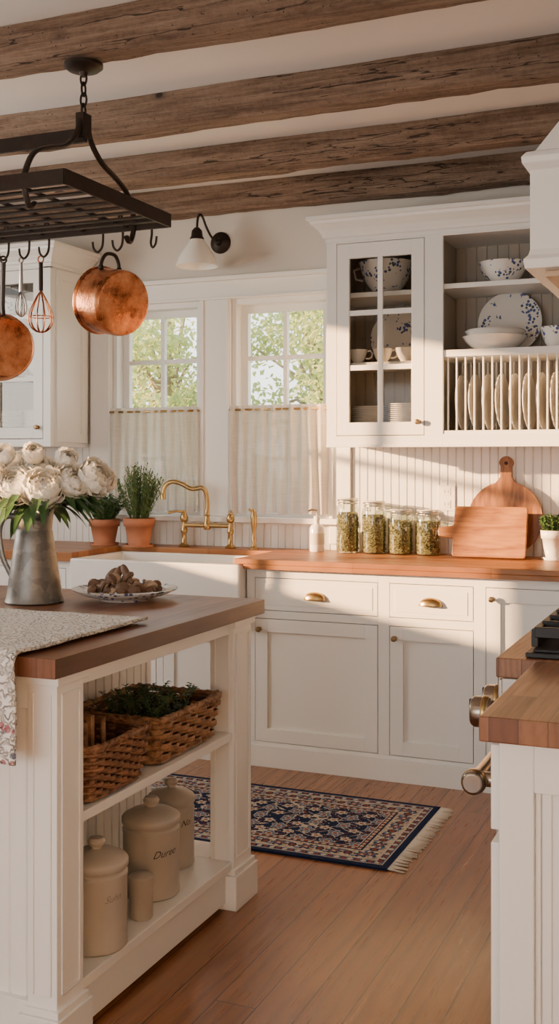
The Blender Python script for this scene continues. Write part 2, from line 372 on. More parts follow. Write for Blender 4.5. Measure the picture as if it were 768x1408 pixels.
for i,(a,c) in enumerate((W1,W2)):
    b=B(); fr=FY(YW)
    b.fb(fr,a,a+.022,ZB,ZT,-.16,.0,TRIM); b.fb(fr,c-.022,c,ZB,ZT,-.16,.0,TRIM); b.fb(fr,a+.022,c-.022,ZT-.03,ZT,-.16,.0,TRIM); b.fb(fr,a+.022,c-.022,ZB,ZB+.02,-.16,.0,TRIM)
    A,C=a+.022,c-.022; zm=1.63
    for (z0,z1,m0,m1) in ((zm,ZT-.03,-.10,-.065),(ZB+.02,zm+.03,-.14,-.105)):
        st=.038
        b.fb(fr,A,A+st,z0,z1,m0,m1,TRIM); b.fb(fr,C-st,C,z0,z1,m0,m1,TRIM); b.fb(fr,A+st,C-st,z1-st,z1,m0,m1,TRIM); b.fb(fr,A+st,C-st,z0,z0+st*.8,m0,m1,TRIM)
        mx=(A+C)/2; mz=(z0+z1)/2
        b.fb(fr,mx-.011,mx+.011,z0+st*.8,z1-st,m0+.005,m1,TRIM); b.fb(fr,A+st,mx-.011,mz-.011,mz+.011,m0+.005,m1-.002,TRIM); b.fb(fr,mx+.011,C-st,mz-.011,mz+.011,m0+.005,m1-.002,TRIM)
        b.fb(fr,A+st,C-st,z0+st*.8,z1-st,(m0+m1)/2-.001,(m0+m1)/2+.001,WGLASS)
    b.done('window_%d'%(i+1),bevel=.003)
b=B(); fr=FY(YW)
b.fb(fr,-3.262,W1[0]-.004,ZB,ZT,.0,.022,TRIM); b.fb(fr,W1[1]+.004,W2[0]-.004,ZB,ZT,.0,.022,TRIM); b.fb(fr,W2[1]+.004,-1.77,.96,ZT,.0,.022,TRIM)
b.fb(fr,-3.262,-1.77,ZT,2.30,.0,.026,TRIM); b.fb(fr,-3.27,-1.765,2.30,2.322,0,.05,TRIM); b.fb(fr,-3.262,-1.77,2.205,2.218,.026,.034,TRIM)
for x in (W1[0]-.018,W1[1]+.018,W2[0]-.018,W2[1]+.018): b.fb(fr,x-.009,x+.009,ZB,ZT,.022,.032,TRIM)
b.fb(fr,-3.262,-1.80,ZB-.028,ZB,0,.055,TRIM)
b.done('trim_1',bevel=.003)
b=B(); b.bead(fr,XL,-1.77,CT,ZB-.028,.008,TRIM,pitch=.04); b.bead(fr,XL,-3.262,ZB-.028,1.46,.008,TRIM,pitch=.04); b.bead(fr,-1.765,XR,CT,1.46,.008,TRIM,pitch=.04,g=.009,dp=.007); b.done('trim_2',recalc=False)
# beams
for k,y in enumerate((1.3,2.12,2.91,3.665,4.37,5.0)):
    b=B(); n=90; rl=[]
    for j in range(n+1):
        x=XL+(XR-XL)*j/n
        w=lambda a,c: .012*noise.noise(Vector((x*2.2+k*9,a*3.1,c*5.7)))+.005*noise.noise(Vector((x*11+k*9,a*7,c*5)))
        y0,y1,z0,z1=y,y+.120,2.64,ZC-.001
        c=.014+.008*noise.noise(Vector((x*6,k,3)))
        rl.append([(x,y0+w(1,1),z1),(x,y0+w(1,2),z0+.07),(x,y0+w(1,3),z0+c),(x,y0+c+w(2,1),z0+w(2,2)),(x,y0+.06,z0+w(3,2)),(x,y1-c,z0+w(4,1)),(x,y1+w(5,1)*.4,z0+c),(x,y1+w(5,2)*.4,z1)])
    b.rings(rl,BEAM,smooth=True); b.done('ceiling_beam',sharp=.5)

# ------------------------------------------------------------ hardware helpers
def knob(b,p,N,m=BRASSD,r=.013):
    M=Matrix.Translation(p)@N.to_track_quat('Z','Y').to_matrix().to_4x4()
    b.lathe([(0,0),(r*.8,0),(r*.8,.003),(r*.4,.006),(r*.4,.012),(r*.9,.016),(r,.021),(r*.8,.027),(0,.03)],m,16,M)
def cup(b,x,y,z,m=BRASS,a=.05,d=.026,h=.034):
    def fn(u,v):
        ph=PI*u; th=PI/2*v
        return (x-a*math.cos(ph),y-d*math.sin(ph)**.8*math.cos(th),z-.012+h*math.sin(ph)**.8*math.sin(th)) if 0<u<1 else (x-a*math.cos(ph),y,z-.012)
    b.grid(fn,20,8,m); b.tube([fn(t/20,0) for t in range(21)],.0025,m,6)
    b.box(x-a-.004,x+a+.004,y-.002,y,z-.014,z-.008,m)

# ------------------------------------------------------------ base cabinets right of sink
YF=4.52
b=B(); fr=FY(YF)
b.box(-2.06,XR-.005,YF+.021,YW-.012,.0,.884,WHITE)
for u0,u1 in ((-2.06,-2.02),(-1.44,-1.39),(-1.025,-.975)): b.fb(fr,u0,u1,.11,.885,-.02,0,WHITE)
b.fb(fr,-.56,XR-.01,.11,.885,-.02,0,WHITE)
for u0,u1 in ((-2.02,-1.44),(-1.39,-1.025)):
    b.fb(fr,u0,u1,.848,.885,-.02,0,WHITE); b.fb(fr,u0,u1,.665,.70,-.02,0,WHITE)
    b.fb(fr,u0+.003,u1-.003,.703,.845,-.02,.001,WHITE)
    e=.022
    b.fb(fr,u0+.003+e,u1-.003-e,.703+e,.845-e,.001,.003,WHITE)
    b.shaker(fr,u0,u1,.11,.665,.001,WHITE,st=.058)
    cup(b,(u0+u1)/2,YF-.003,.772)
b.fb(fr,-.975,-.56,.848,.885,-.02,0,WHITE); b.shaker(fr,-.975,-.56,.11,.848,.001,WHITE,st=.058)
for x,z in ((-1.995,.615),(-1.365,.612),(-.948,.80)): knob(b,Vector((x,YF-.001,z)),-Y)
b.fb(fr,-2.06,XR-.01,.0,.095,-.02,.012,WHITE); b.fb(fr,-2.06,XR-.01,.095,.11,-.02,.004,WHITE)
b.done('base_cabinet',bevel=.0025)
b=B()
b.box(-2.99,-2.065,YF+.021,YW-.012,.0,.60,WHITE); b.box(-2.99,-2.075,4.935,YW-.012,.60,.884,WHITE)
b.fb(fr,-2.99,-2.965,.11,.884,-.02,0,WHITE); b.fb(fr,-2.965,-2.95,.11,.60,-.02,0,WHITE); b.fb(fr,-2.95,-2.065,.60,.635,-.02,0,WHITE); b.fb(fr,-2.525,-2.49,.11,.60,-.02,0,WHITE); b.fb(fr,-2.085,-2.065,.11,.60,-.02,0,WHITE)
b.shaker(fr,-2.95,-2.525,.11,.60,.001,WHITE); b.shaker(fr,-2.49,-2.085,.11,.60,.001,WHITE)
b.fb(fr,-2.99,-2.065,0,.11,-.02,.010,WHITE)
knob(b,Vector((-2.55,YF,.55)),-Y); knob(b,Vector((-2.465,YF,.55)),-Y)
b.done('sink_cabinet',bevel=.0025)
b=B(); b.box(XL+.01,-2.995,YF+.021,YW-.012,0,.884,WHITE)
edges=[-4.58,-3.98,-3.48,-2.995]
for a,c in zip(edges,edges[1:]):
    b.fb(fr,a,a+.03,.11,.884,-.02,0,WHITE); b.fb(fr,c-.03,c,.11,.884,-.02,0,WHITE)
    b.fb(fr,a+.03,c-.03,.85,.884,-.02,0,WHITE); b.fb(fr,a+.03,c-.03,.665,.70,-.02,0,WHITE); b.shaker(fr,a+.03,c-.03,.11,.665,.001,WHITE)
    b.fb(fr,a+.033,c-.033,.703,.847,-.02,.001,WHITE); b.fb(fr,a+.055,c-.055,.725,.825,.001,.003,WHITE); cup(b,(a+c)/2,YF-.003,.772)
b.fb(fr,XL+.01,-2.995,0,.11,-.02,.01,WHITE); b.done('base_cabinet',bevel=.0025)
b=B(); b.box(-2.11,XR-.003,4.485,YW-.009,.907,CT,BUTX); b.box(-2.062,XR-.003,4.485,YW-.009,.886,.907,BUTX); b.box(-2.97,-2.11,4.935,YW-.009,.886,CT,BUTX); b.box(XL+.003,-2.97,4.485,YW-.009,.886,CT,BUTX); b.done('butcher_block_countertop',bevel=.003)
b=B(); x0,x1,y0,y1=-2.962,-2.068,4.455,4.93; t=.03
b.rings([[(x0,y0,.64),(x1,y0,.64),(x1,y1,.64),(x0,y1,.64)],[(x0,y0,.884),(x1,y0,.884),(x1,y1,.884),(x0,y1,.884)],[(x0+.002,y0,.905),(x1-.002,y0,.905),(x1-.002,y1,.905),(x0+.002,y1,.905)],
 [(x0+t,y0+t,.905),(x1-t-.02,y0+t,.905),(x1-t-.02,y1-t,.905),(x0+t,y1-t,.905)],[(x0+t+.01,y0+t+.01,.69),(x1-t-.03,y0+t+.01,.69),(x1-t-.03,y1-t-.01,.69),(x0+t+.01,y1-t-.01,.69)]],FIRE)
b.lathe([(0,.692),(.04,.692),(.045,.6905)],STEEL,20,Matrix.Translation((-2.5,4.7,0)))
b.done('farmhouse_sink',bevel=.008)

# faucet
b=B(); fy=5.01
for x in (-2.637,-2.374):
    b.lathe([(0,0),(.028,0),(.03,.006),(.02,.014),(.013,.022),(.012,.07),(.017,.078),(.017,.088),(.012,.1),(.012,.128),(.019,.135),(.021,.15),(.016,.168),(.01,.176),(.006,.19),(0,.193)],BRASS,20,Matrix.Translation((x,fy,CT)))
    dx=-.055 if x<-2.5 else .03
    b.tube([(x,fy,CT+.178),(x+dx*.5,fy-.03,CT+.184),(x+dx,fy-.055,CT+.178)],[.006,.0055,.007],BRASS,10); b.ball((x+dx,fy-.055,CT+.178),.009,BRASS)
b.tube([(-2.637,fy,CT+.112),(-2.374,fy,CT+.112)],.011,BRASS,12)
b.lathe([(0,-.02),(.014,-.02),(.019,-.01),(.019,.012),(.015,.02),(.012,.05),(.016,.055),(.012,.06),(.011,.09)],BRASS,18,Matrix.Translation((-2.505,fy,CT+.11)))
sp=[(-2.505,fy,CT+.19),(-2.506,fy,CT+.25),(-2.512,fy-.005,CT+.285),(-2.53,fy-.012,CT+.305),(-2.555,fy-.02,CT+.30),(-2.585,fy-.03,CT+.30),(-2.63,fy-.045,CT+.325),(-2.67,fy-.06,CT+.335),(-2.70,fy-.07,CT+.322),(-2.715,fy-.075,CT+.295),(-2.718,fy-.076,CT+.262)]
b.tube(smooth(sp),.0115,BRASS,12); b.lathe([(.0115,0),(.015,-.006),(.015,-.03),(.0,-.03)],BRASS,14,Matrix.Translation((-2.718,fy-.076,CT+.275)))
b.lathe([(0,0),(.024,0),(.024,.006),(.014,.014),(.011,.03),(.014,.05),(.011,.056),(.010,.09),(.015,.12),(.017,.16),(.013,.185),(.006,.2),(0,.2)],BRASS,18,Matrix.Translation((-2.245,fy,CT)))
b.tube([(-2.245,fy,CT+.185),(-2.27,fy-.01,CT+.2)],[.008,.006],BRASS,10)
b.done('bridge_faucet')

# ------------------------------------------------------------ upper cabinets
crown=[(0,0),(.004,.0),(.004,.018),(.014,.022),(.018,.035),(.03,.055),(.048,.072),(.06,.082),(.062,.095),(.075,.098),(.075,.115),(0,.115)]
YU=4.78
def dish_stack(b,x,y,z,r,n,dz=.009,m=PORC):
    for i in range(n):
        b.lathe([(0,0),(r*.6,0),(r*.68,.004),(r,.014),(r,.017),(r*.66,.008),(0,.006)],m,28,Matrix.Translation((x,y,z+i*dz)))
def bowl(b,x,y,z,r,h,m=PORC,foot=.5):
    b.lathe([(0,0),(r*foot,0),(r*foot*.95,.008),(r*.75,h*.35),(r*.93,h*.7),(r*1.0,h*.96),(r*1.03,h),(r*.97,h),(r*.88,h*.7),(r*.7,h*.4),(r*.4,.018),(0,.014)],m,32,Matrix.Translation((x,y,z)))
def cupp(b,x,y,z,r,h,m=PORC,ang=0):
    bowl(b,x,y,z,r,h,m,.55)
    c,s_=math.cos(ang),math.sin(ang)
    b.tube([(x+c*q*r,y+s_*q*r,z+h*w) for q,w in ((.93,.85),(1.25,.95),(1.5,.75),(1.4,.45),(1.1,.35),(.8,.38))],.0045,m,8)
def stand_plate(b,x,z,r,m,y=5.04,tilt=.22,yaw=0):
    M=Matrix.Translation((x,y,z+r*math.cos(tilt)))@Matrix.Rotation(yaw,4,'Z')@Matrix.Rotation(PI/2-tilt,4,'X')
    b.lathe([(0,0),(r*.6,0),(r*.68,.005),(r*.97,.014),(r,.018),(r*.97,.02),(r*.64,.010),(0,.007)],m,40,M)
def glass_door(b,fr,u0,u1,v0,v1,n1,m,rows=3,st=.058):
    u0+=.003;u1-=.003;v0+=.003;v1-=.003;n0=n1-.02
    b.fb(fr,u0,u0+st,v0,v1,n0,n1,m); b.fb(fr,u1-st,u1,v0,v1,n0,n1,m); b.fb(fr,u0+st,u1-st,v0,v0+st,n0,n1,m); b.fb(fr,u0+st,u1-st,v1-st-.01,v1,n0,n1,m)
    A,C,D,E=u0+st,u1-st,v0+st,v1-st-.01; mx=(A+C)/2
    b.fb(fr,mx-.012,mx+.012,D,E,n0+.003,n1-.003,m)
    for i in range(1,rows):
        z=D+(E-D)*i/rows; b.fb(fr,A,mx-.012,z-.012,z+.012,n0+.003,n1-.004,m); b.fb(fr,mx+.012,C,z-.012,z+.012,n0+.003,n1-.004,m)
    b.fb(fr,A,C,D,E,n0+.004,n0+.006,CGLASS)
b=B(); fr=FY(YU); xa,xb=-1.765,-.55; zb,zt=1.445,2.37
yb=YW-.010
b.box(xa,xa+.02,YU+.001,yb,zb,2.48,WHITE); b.box(xa+.02,xb,YU+.021,yb,zb,zb+.045,WHITE); b.box(xa,XR-.01,YU+.001,yb,2.39,2.48,WHITE)
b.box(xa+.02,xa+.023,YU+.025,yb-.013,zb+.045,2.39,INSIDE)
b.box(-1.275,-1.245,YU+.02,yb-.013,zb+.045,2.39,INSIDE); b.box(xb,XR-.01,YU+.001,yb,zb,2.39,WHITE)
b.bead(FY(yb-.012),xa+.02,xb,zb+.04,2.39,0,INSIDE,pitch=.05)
b.fb(fr,xa,-1.716,zb,2.39,-.0,.02,WHITE); b.fb(fr,-1.30,-1.217,zb,2.39,-.0,.02,WHITE); b.fb(fr,-.60,XR-.01,zb,2.39,-.0,.02,WHITE)
b.fb(fr,-1.716,-1.30,zb,zb+.04,0,.02,WHITE); b.fb(fr,-1.217,-.60,zb,zb+.045,0,.02,WHITE)
b.fb(fr,-1.716,-1.30,2.368,2.39,0,.02,WHITE); b.fb(fr,-1.217,-.60,2.368,2.39,0,.02,WHITE)
b.fb(fr,xa,XR-.01,2.39,2.48,0,.02,WHITE)
b.rloft(xa,XR-.02,YU-.02,yb,[(o,2.375+z) for o,z in crown],WHITE,(1,0,1,0))
glass_door(b,fr,-1.716,-1.30,1.485,2.368,.021,WHITE)
knob(b,Vector((-1.328,YU-.021,1.545)),-Y)
for z,xx0,xx1 in ((2.145,xa+.02,-1.275),(1.823,xa+.02,-1.275),(2.158,-1.245,xb),(1.85,-1.245,xb)):
    b.box(xx0,xx1,YU+.02 if xx0<-1.5 else YU+.005,yb-.014,z-.022,z,WHITE)
b.fb(fr,-1.217,-.60,1.832,1.862,-.02,.012,WHITE); b.fb(fr,-1.217,-.60,1.487,1.505,-.03,.016,WHITE)
x=-1.20
while x<-.60:
    b.cyl((x,YU+.005,1.50),(x,YU+.005,1.84),.0045,WHITE,10); b.cyl((x,YU+.28,1.49),(x,YU+.28,1.84),.005,WHITE,8); x+=.0395
b.fb(fr,xa,XR-.01,zb-.012,zb,-.03,.026,WHITE)
b.done('upper_cabinet',bevel=.0022)
b=B(); x=-1.178
while x<-.62:
    M=Matrix.Translation((x,4.925,1.508+.127))@Matrix.Rotation(-.06,4,'Z')@Matrix.Rotation(PI/2-.03,4,'Y'); r=.127
    b.lathe([(0,0),(r*.6,0),(r*.68,.004),(r,.013),(r,.017),(r*.66,.009),(0,.006)],PORC,40,M); x+=.0395*1.5
b.done('rack_dinner_plates')
b=B(); bowl(b,-.985,4.93,2.159,.108,.1,FLORAL); b.done('floral_serving_bowl')
b=B(); bowl(b,-.70,4.93,2.159,.10,.14,FLORAL); b.done('floral_tureen')
b=B(); stand_plate(b,-.975,1.855,.146,FLORAL,y=5.045,tilt=.15); b.done('floral_dinner_plate')
b=B(); bowl(b,-1.01,4.87,1.852,.14,.07); bowl(b,-1.01,4.87,1.875,.13,.07); bowl(b,-1.01,4.87,1.897,.12,.055); b.done('stacked_serving_bowls')
b=B(); cupp(b,-.735,4.87,1.852,.075,.10,FLORAL,.1); b.done('floral_cup')
b=B(); bowl(b,-1.53,4.93,2.147,.125,.15,FLORAL); b.tube([(-1.66,4.93,2.28),(-1.69,4.93,2.27),(-1.68,4.93,2.23),(-1.645,4.93,2.22)],.006,PORC); b.done('floral_tureen')
b=B(); stand_plate(b,-1.50,1.826,.135,FLORAL,y=5.03); b.done('floral_dinner_plate')
for x in (-1.65,-1.53,-1.42):
    b=B(); cupp(b,x,4.87,1.824,.045,.065,PORC,.3); b.done('teacup')
b=B(); dish_stack(b,-1.615,4.93,1.492,.085,14); b.done('plate_stack')
b=B(); dish_stack(b,-1.42,4.93,1.492,.10,15); b.done('plate_stack')

b=B(); xb2=-3.28
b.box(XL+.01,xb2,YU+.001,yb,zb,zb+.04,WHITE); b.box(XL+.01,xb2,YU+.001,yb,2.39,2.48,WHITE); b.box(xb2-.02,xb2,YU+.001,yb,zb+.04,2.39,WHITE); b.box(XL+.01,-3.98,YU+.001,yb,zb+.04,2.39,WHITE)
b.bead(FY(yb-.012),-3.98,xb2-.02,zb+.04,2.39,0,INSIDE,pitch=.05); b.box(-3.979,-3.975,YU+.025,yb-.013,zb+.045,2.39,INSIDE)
b.fb(fr,xb2-.045,xb2,zb,2.39,0,.02,WHITE); b.fb(fr,XL+.01,-3.90,zb,2.39,0,.02,WHITE); b.fb(fr,-3.90,xb2-.045,zb,zb+.04,0,.02,WHITE); b.fb(fr,XL+.01,xb2,2.368,2.48,0,.02,WHITE)
b.rloft(XL+.02,xb2,YU-.02,yb,[(o,2.375+z) for o,z in crown],WHITE,(0,1,1,0))
b.shaker((Vector((xb2,0,0)),Y,Z,X),YU+.02,yb-.03,zb+.02,2.37,.012,WHITE,st=.05,rec=.008,th=.012)
glass_door(b,fr,-3.90,xb2-.045,1.485,2.368,.021,WHITE)
knob(b,Vector((xb2-.075,YU-.021,1.545)),-Y)
for z in (2.14,1.82): b.box(-3.98,xb2-.02,YU+.03,yb-.014,z-.02,z,WHITE)
b.done('upper_cabinet',bevel=.0022)
for x in (-3.46,-3.68):
    b=B(); dish_stack(b,x,4.94,1.487,.09,16,.009); b.done('plate_stack')
    b=B(); bowl(b,x,4.94,1.822,.085,.08); bowl(b,x,4.94,1.845,.082,.08); b.done('stacked_bowls')
    b=B(); bowl(b,x,4.94,2.142,.09,.12,FLORAL); b.done('floral_serving_bowl')

# ------------------------------------------------------------ curtains
for i,(a,c) in enumerate((W1,W2)):
    b=B(); a2,c2=a+.004,c+.006
    def fn(u,v,ph=i*2.3):
        x=a2+(c2-a2)*u; z=1.105+.548*v; am=.013*(1-.35*v)
        y=5.085+am*math.sin(u*PI*2*10+ph+.6*math.sin(v*3+u*5))+.004*math.sin(u*41+ph+v*2)
        if v>.955: y=5.088+(y-5.088)*.6; 
        return (x+.003*math.sin(v*6+u*30),y,z-(.004*math.sin(u*37) if v<.02 else 0))
    b.grid(fn,160,40,LINEN)
    b.cyl((a2-.002,5.088,1.632),(c2+.002,5.088,1.632),.006,BRASS,10)
    b.done('cafe_curtain',recalc=False)

# sconce
b=B(); px,pz=-2.485,2.50
M=Matrix.Translation((px,YW-.001,pz))@Matrix.Rotation(PI/2,4,'X')
b.lathe([(0,0),(.056,0),(.056,.008),(.045,.018),(.02,.026),(.013,.05),(0,.052)],IRON,28,M)
b.tube(smooth([(px,YW-.04,pz),(px-.01,YW-.09,pz+.015),(px-.02,YW-.13,pz+.06),(px-.028,YW-.155,pz+.105),(px-.034,YW-.175,pz+.115),(px-.038,YW-.19,pz+.09),(px-.04,YW-.195,pz+.03)]),.006,IRON,10)
b.lathe([(0,.045),(.012,.045),(.026,.03),(.03,.0),(.036,-.008),(.036,-.016),(0,-.016)],IRON,24,Matrix.Translation((px-.04,YW-.195,pz)))
b.lathe([(.032,-.01),(.045,-.03),(.075,-.075),(.095,-.11),(.105,-.14),(.108,-.15),(.103,-.15),(.09,-.11),(.07,-.075),(.04,-.03),(.028,-.012)],MILK,36,Matrix.Translation((px-.04,YW-.195,pz)))
b.done('wall_sconce')

# ------------------------------------------------------------ countertop props
def jar(x,y,r,h):
    b=B()
    b.lathe([(0,0),(r*.92,0),(r,.008),(r,h*.78),(r*.94,h*.84),(r*.80,h*.88),(r*.80,h*.93),(r*.86,h*.94),(r*.86,h*.95)],GLASS,32)
    b.lathe([(0,h*.955),(r*.84,h*.955),(r*.86,h*.965),(r*.86,h*.985),(r*.8,h),(0,h)],GLASS,32)
    ring=lambda q,z,w,m: b.tube([(r*q*math.cos(a),r*q*math.sin(a),h*z) for a in [2*PI*k/28 for k in range(28)]],w,m,6,True)
    ring(.87,.952,.0035,STEEL); ring(.83,.90,.0024,STEEL); ring(.84,.99,.002,PORC)
    b.tube([(0,-r*.86,h*.95),(0,-r*1.02,h*.92),(0,-r*1.05,h*.84),(0,-r*1.0,h*.80)],.002,STEEL,6)
    f=h*.70
    b.lathe([(0,.006),(r*.84,.006),(r*.86,.02),(r*.86,f),(r*.6,f+.008),(0,f+.004)],SEED,28)
    for _ in range(260):
        a=U(0,2*PI); z=U(.012,f+.004); rr=r*.87 if R()<.8 else r*U(.1,.85)
        if rr<r*.86: z=f+.006
        M=Matrix.Translation((rr*math.cos(a),rr*math.sin(a),z))@Matrix.Rotation(U(0,6),4,'X')@Matrix.Rotation(U(0,6),4,'Z')@Matrix.Diagonal((U(.8,2),1,U(.5,1),1))
        b.lathe([(0,-.004),(.0042,0),(0,.004)],SEED,5,M)
    return b.done('spice_jar',loc=(x,y,CT+.001))
for x,r,h in ((-1.745,.057,.262),(-1.612,.060,.25),(-1.482,.060,.212),(-1.350,.060,.212)): jar(x,5.0,r,h)
b=B(); b.lathe([(0,0),(.033,0),(.036,.006),(.036,.11),(.03,.125),(.014,.135),(.013,.15),(.016,.152),(.016,.172),(0,.174)],PORC,24); b.cyl((0,0,.17),(0,0,.20),.005,STEEL,10); b.tube([(0,0,.2),(-.02,-.02,.203),(-.035,-.03,.196)],.005,STEEL,8)
b.lathe([(.0365,.035),(.0365,.09)],plain('soap_label',(.55,.52,.44),.6),24); b.done('soap_bottle',loc=(-1.90,4.99,CT+.001))
def extr(b,pts,t,m,M):
    i=b.mi(m); A=[b.bm.verts.new(M@Vector((p[0],0,p[1]))) for p in pts]; C=[b.bm.verts.new(M@Vector((p[0],t,p[1]))) for p in pts]
    b.face(A,i); b.face(C[::-1],i)
    for k in range(len(pts)): k2=(k+1)%len(pts); b.face([A[k],C[k],C[k2],A[k2]],i)
r=.172; hw=.032; pts=[]
a0=math.asin(hw/r)
for k in range(49):
    a=PI/2+a0*1.5+(2*PI-3*a0)*k/48; pts.append((r*math.cos(a),r*math.sin(a)+r))
top=2*r
pts+= [(hw*.85,top+.02),(hw*.8,top+.07)]+[(hw*1.05*math.cos(a),top+.085+hw*1.05*math.sin(a)) for a in [PI*k/10 for k in range(11)]]+[(-hw*.8,top+.07),(-hw*.85,top+.02)]
b=B(); extr(b,pts,.018,BOARD1,Matrix.Rotation(-.13,4,'X'))
b.lathe([(0,0),(.009,0),(.009,.002),(0,.002)],SOIL,14,Matrix.Rotation(-.13,4,'X')@Matrix.Translation((0,-.0005,top+.085))@Matrix.Rotation(PI/2,4,'X'))
b.done('round_cutting_board',loc=(-1.005,5.044,CT+.005),bevel=.003)
def rrect(w,h,r):
    o=[]
    for cx,cz,a0 in ((w-r,h-r,0),(r,h-r,PI/2),(r,r,PI),(w-r,r,1.5*PI)):
        o+=[(cx+r*math.cos(a0+PI/2*k/5),cz+r*math.sin(a0+PI/2*k/5)) for k in range(6)]
    return o
w,h=.332,.235; q=rrect(w,h,.014)
left=[(0,h*.62),(-.02,h*.60),(-.05,h*.58),(-.066,h*.57),(-.073,h*.5),(-.066,h*.40),(-.05,h*.39),(-.02,h*.37),(0,h*.35)]
q2=q[:12]+left+q[12:]
b=B(); extr(b,q2,.022,BOARD2,Matrix.Rotation(-.28,4,'X'))
b.done('rectangular_cutting_board',loc=(-1.214,4.90,CT+.008),bevel=.003)
b=B(); fr=FY(YW-.0085); b.fb(fr,-1.33,-1.25,1.135,1.255,0,.006,OUTLET)
for z in (1.165,1.225):
    b.fb(fr,-1.308,-1.272,z-.018,z+.018,.006,.008,OUTLET)
    b.fb(fr,-1.300,-1.297,z-.006,z+.008,.008,.0085,INK); b.fb(fr,-1.283,-1.280,z-.006,z+.008,.008,.0085,INK)
b.done('wall_outlet',bevel=.001)

def needles(b,base,H,spread,n,m,nl=.02,per=26,w=.0028):
    for _ in range(n):
        a=U(0,2*PI); rr=U(0,1)**.6
        tip=Vector((math.cos(a)*spread*rr,math.sin(a)*spread*rr,H*U(.65,1)*(1-.25*rr*rr))); st=Vector((math.cos(a)*.04*rr,math.sin(a)*.04*rr,0))
        mid=(st+tip)*.5+Vector((U(-.012,.012),U(-.012,.012),.02))
        P=[base+(st*(1-t)**2+mid*2*t*(1-t)+tip*t*t) for t in [k/6 for k in range(7)]]
        b.tube(P,.0014,STEM,4)
        for k in range(per):
            t=.12+.88*k/per; p=base+(st*(1-t)**2+mid*2*t*(1-t)+tip*t*t); an=k*2.4+U(0,.5)
            d=Vector((math.cos(an),math.sin(an),U(.4,1.1))).normalized()*nl*U(.7,1.2); s_=d.cross(Z).normalized()*w
            i=b.mi(m); q=[b.bm.verts.new(v) for v in (p-s_*.4,p+d*.5-s_,p+d,p+d*.5+s_)]
            b.face(q,i)
def pot(name,x,y,r,h,H,n,nl,m,leafw=.0028,spread=.1,potm=None,per=26):
    b=B(); pm=potm or TERRA
    b.lathe([(0,0),(r*.68,0),(r*.92,h*.72),(r*1.02,h*.72),(r*1.06,h),(r*.96,h),(r*.92,h*.86),(0,h*.86)],pm,32)
    b.lathe([(0,h*.87),(r*.9,h*.87)],SOIL,24)
    b.lathe([(0,0),(r*.9,0),(r*.98,.012),(r*.9,.012)],pm,32,Matrix.Translation((0,0,-.001)))
    needles(b,Vector((0,0,h*.86)),H,spread,n,m,nl,per,leafw); return b.done(name,loc=(x,y,CT+.002),recalc=False)
pot('potted_rosemary',-2.855,4.93,.078,.145,.31,80,.028,HERB,.0036,.125,per=32)
pot('potted_thyme',-3.075,4.95,.078,.135,.17,80,.02,LEAF,.008,.12,per=18)
pot('potted_herb',-.775,4.98,.05,.13,.10,30,.02,LEAF,.007,.05,PORC,14)

# ------------------------------------------------------------ island
b=B(); xi=-1.43; xp=-1.79; y0,y1=2.10,3.17
b.box(-2.62,-1.40,2.05,3.21,.885,CT,BUTY)
b.box(-2.58,xp-.012,y0+.025,y1,.0,.884,WHITE)
b.bead(FXp(xp-.004),y0+.11,y1,.145,.884,0,WHITE,pitch=.045)
b.box(xp-.012,xp,y1-.03,y1,.12,.884,WHITE)
b.box(xp-.012,xi-.01,y0+.025,y0+.045,.0,.884,WHITE)
b.bead(FY(y0+.018),-2.58,xi-.07,.10,.84,0,WHITE,pitch=.048,g=.01,dp=.007)
b.box(-2.58,xi-.075,y0+.004,y0+.022,.80,.884,WHITE) 
b.box(-2.58,xi-.075,y0,y0+.022,.0,.13,WHITE)
def post(x0,x1,ya,yb_):
    b.box(x0,x1,ya,yb_,.0,.884,WHITE)
    for (o,z0,z1) in ((.016,0,.105),(.009,.105,.122),(.010,.86,.884)):
        b.box(x0-o,x1+o,ya-o,yb_+o,z0,z1,WHITE)
    fx=FXp(x1); ww=yb_-ya
    for u0,u1 in ((.016,.022),(ww-.022,ww-.016)): b.fb(fx,ya+u0,ya+u1,.15,.84,0,.004,WHITE)
    b.fb(fx,ya+.016,yb_-.016,.15,.156,0,.004,WHITE); b.fb(fx,ya+.016,yb_-.016,.834,.84,0,.004,WHITE)
    fy=FY(ya); ww=x1-x0
    for u0,u1 in ((.014,.019),(ww-.019,ww-.014)): b.fb(fy,x0+u0,x0+u1,.15,.84,0,.004,WHITE)
post(xi-.08,xi,y0,y0+.11); post(xi-.08,xi,3.04,y1)
b.box(xp,xi-.005,y0+.112,3.04,.515,.54,WHITE); b.box(xp,xi-.085,3.04,y1,.515,.54,WHITE)
b.box(xp,xi-.005,y0+.112,3.04,.118,.145,WHITE); b.box(xp,xi-.085,3.04,y1,.118,.145,WHITE); b.box(xp,xi-.02,y0+.112,3.04,.02,.118,WHITE)
b.box(xi-.03,xi-.012,y0+.11,3.04,.84,.884,WHITE)
b.done('kitchen_island',bevel=.0025)

b=B()
def qf(u,v):
    x=-2.35+.865*u
    s_=v*(.575+.25)
    ed=.004*noise.noise(Vector((x*9,s_*9,0)))
    x+=.006*noise.noise(Vector((s_*8,3,u*2)))
    if s_<.575: return (x,2.61-s_+ .0,CT+.009+ed*.5)
    t=s_-.575
    if t<.02:
        a=t/.02*PI/2; return (x,2.035-.012*math.sin(a),CT+.009-.012*(1-math.cos(a)))
    return (x+.01*math.sin(t*6),2.023-.008*math.sin(x*24)-.012*t/.2*math.sin(x*9+1),CT-.003-(t-.02))
b.grid(qf,60,70,QUILT); b.done('quilted_table_runner',solid=.007,recalc=False)

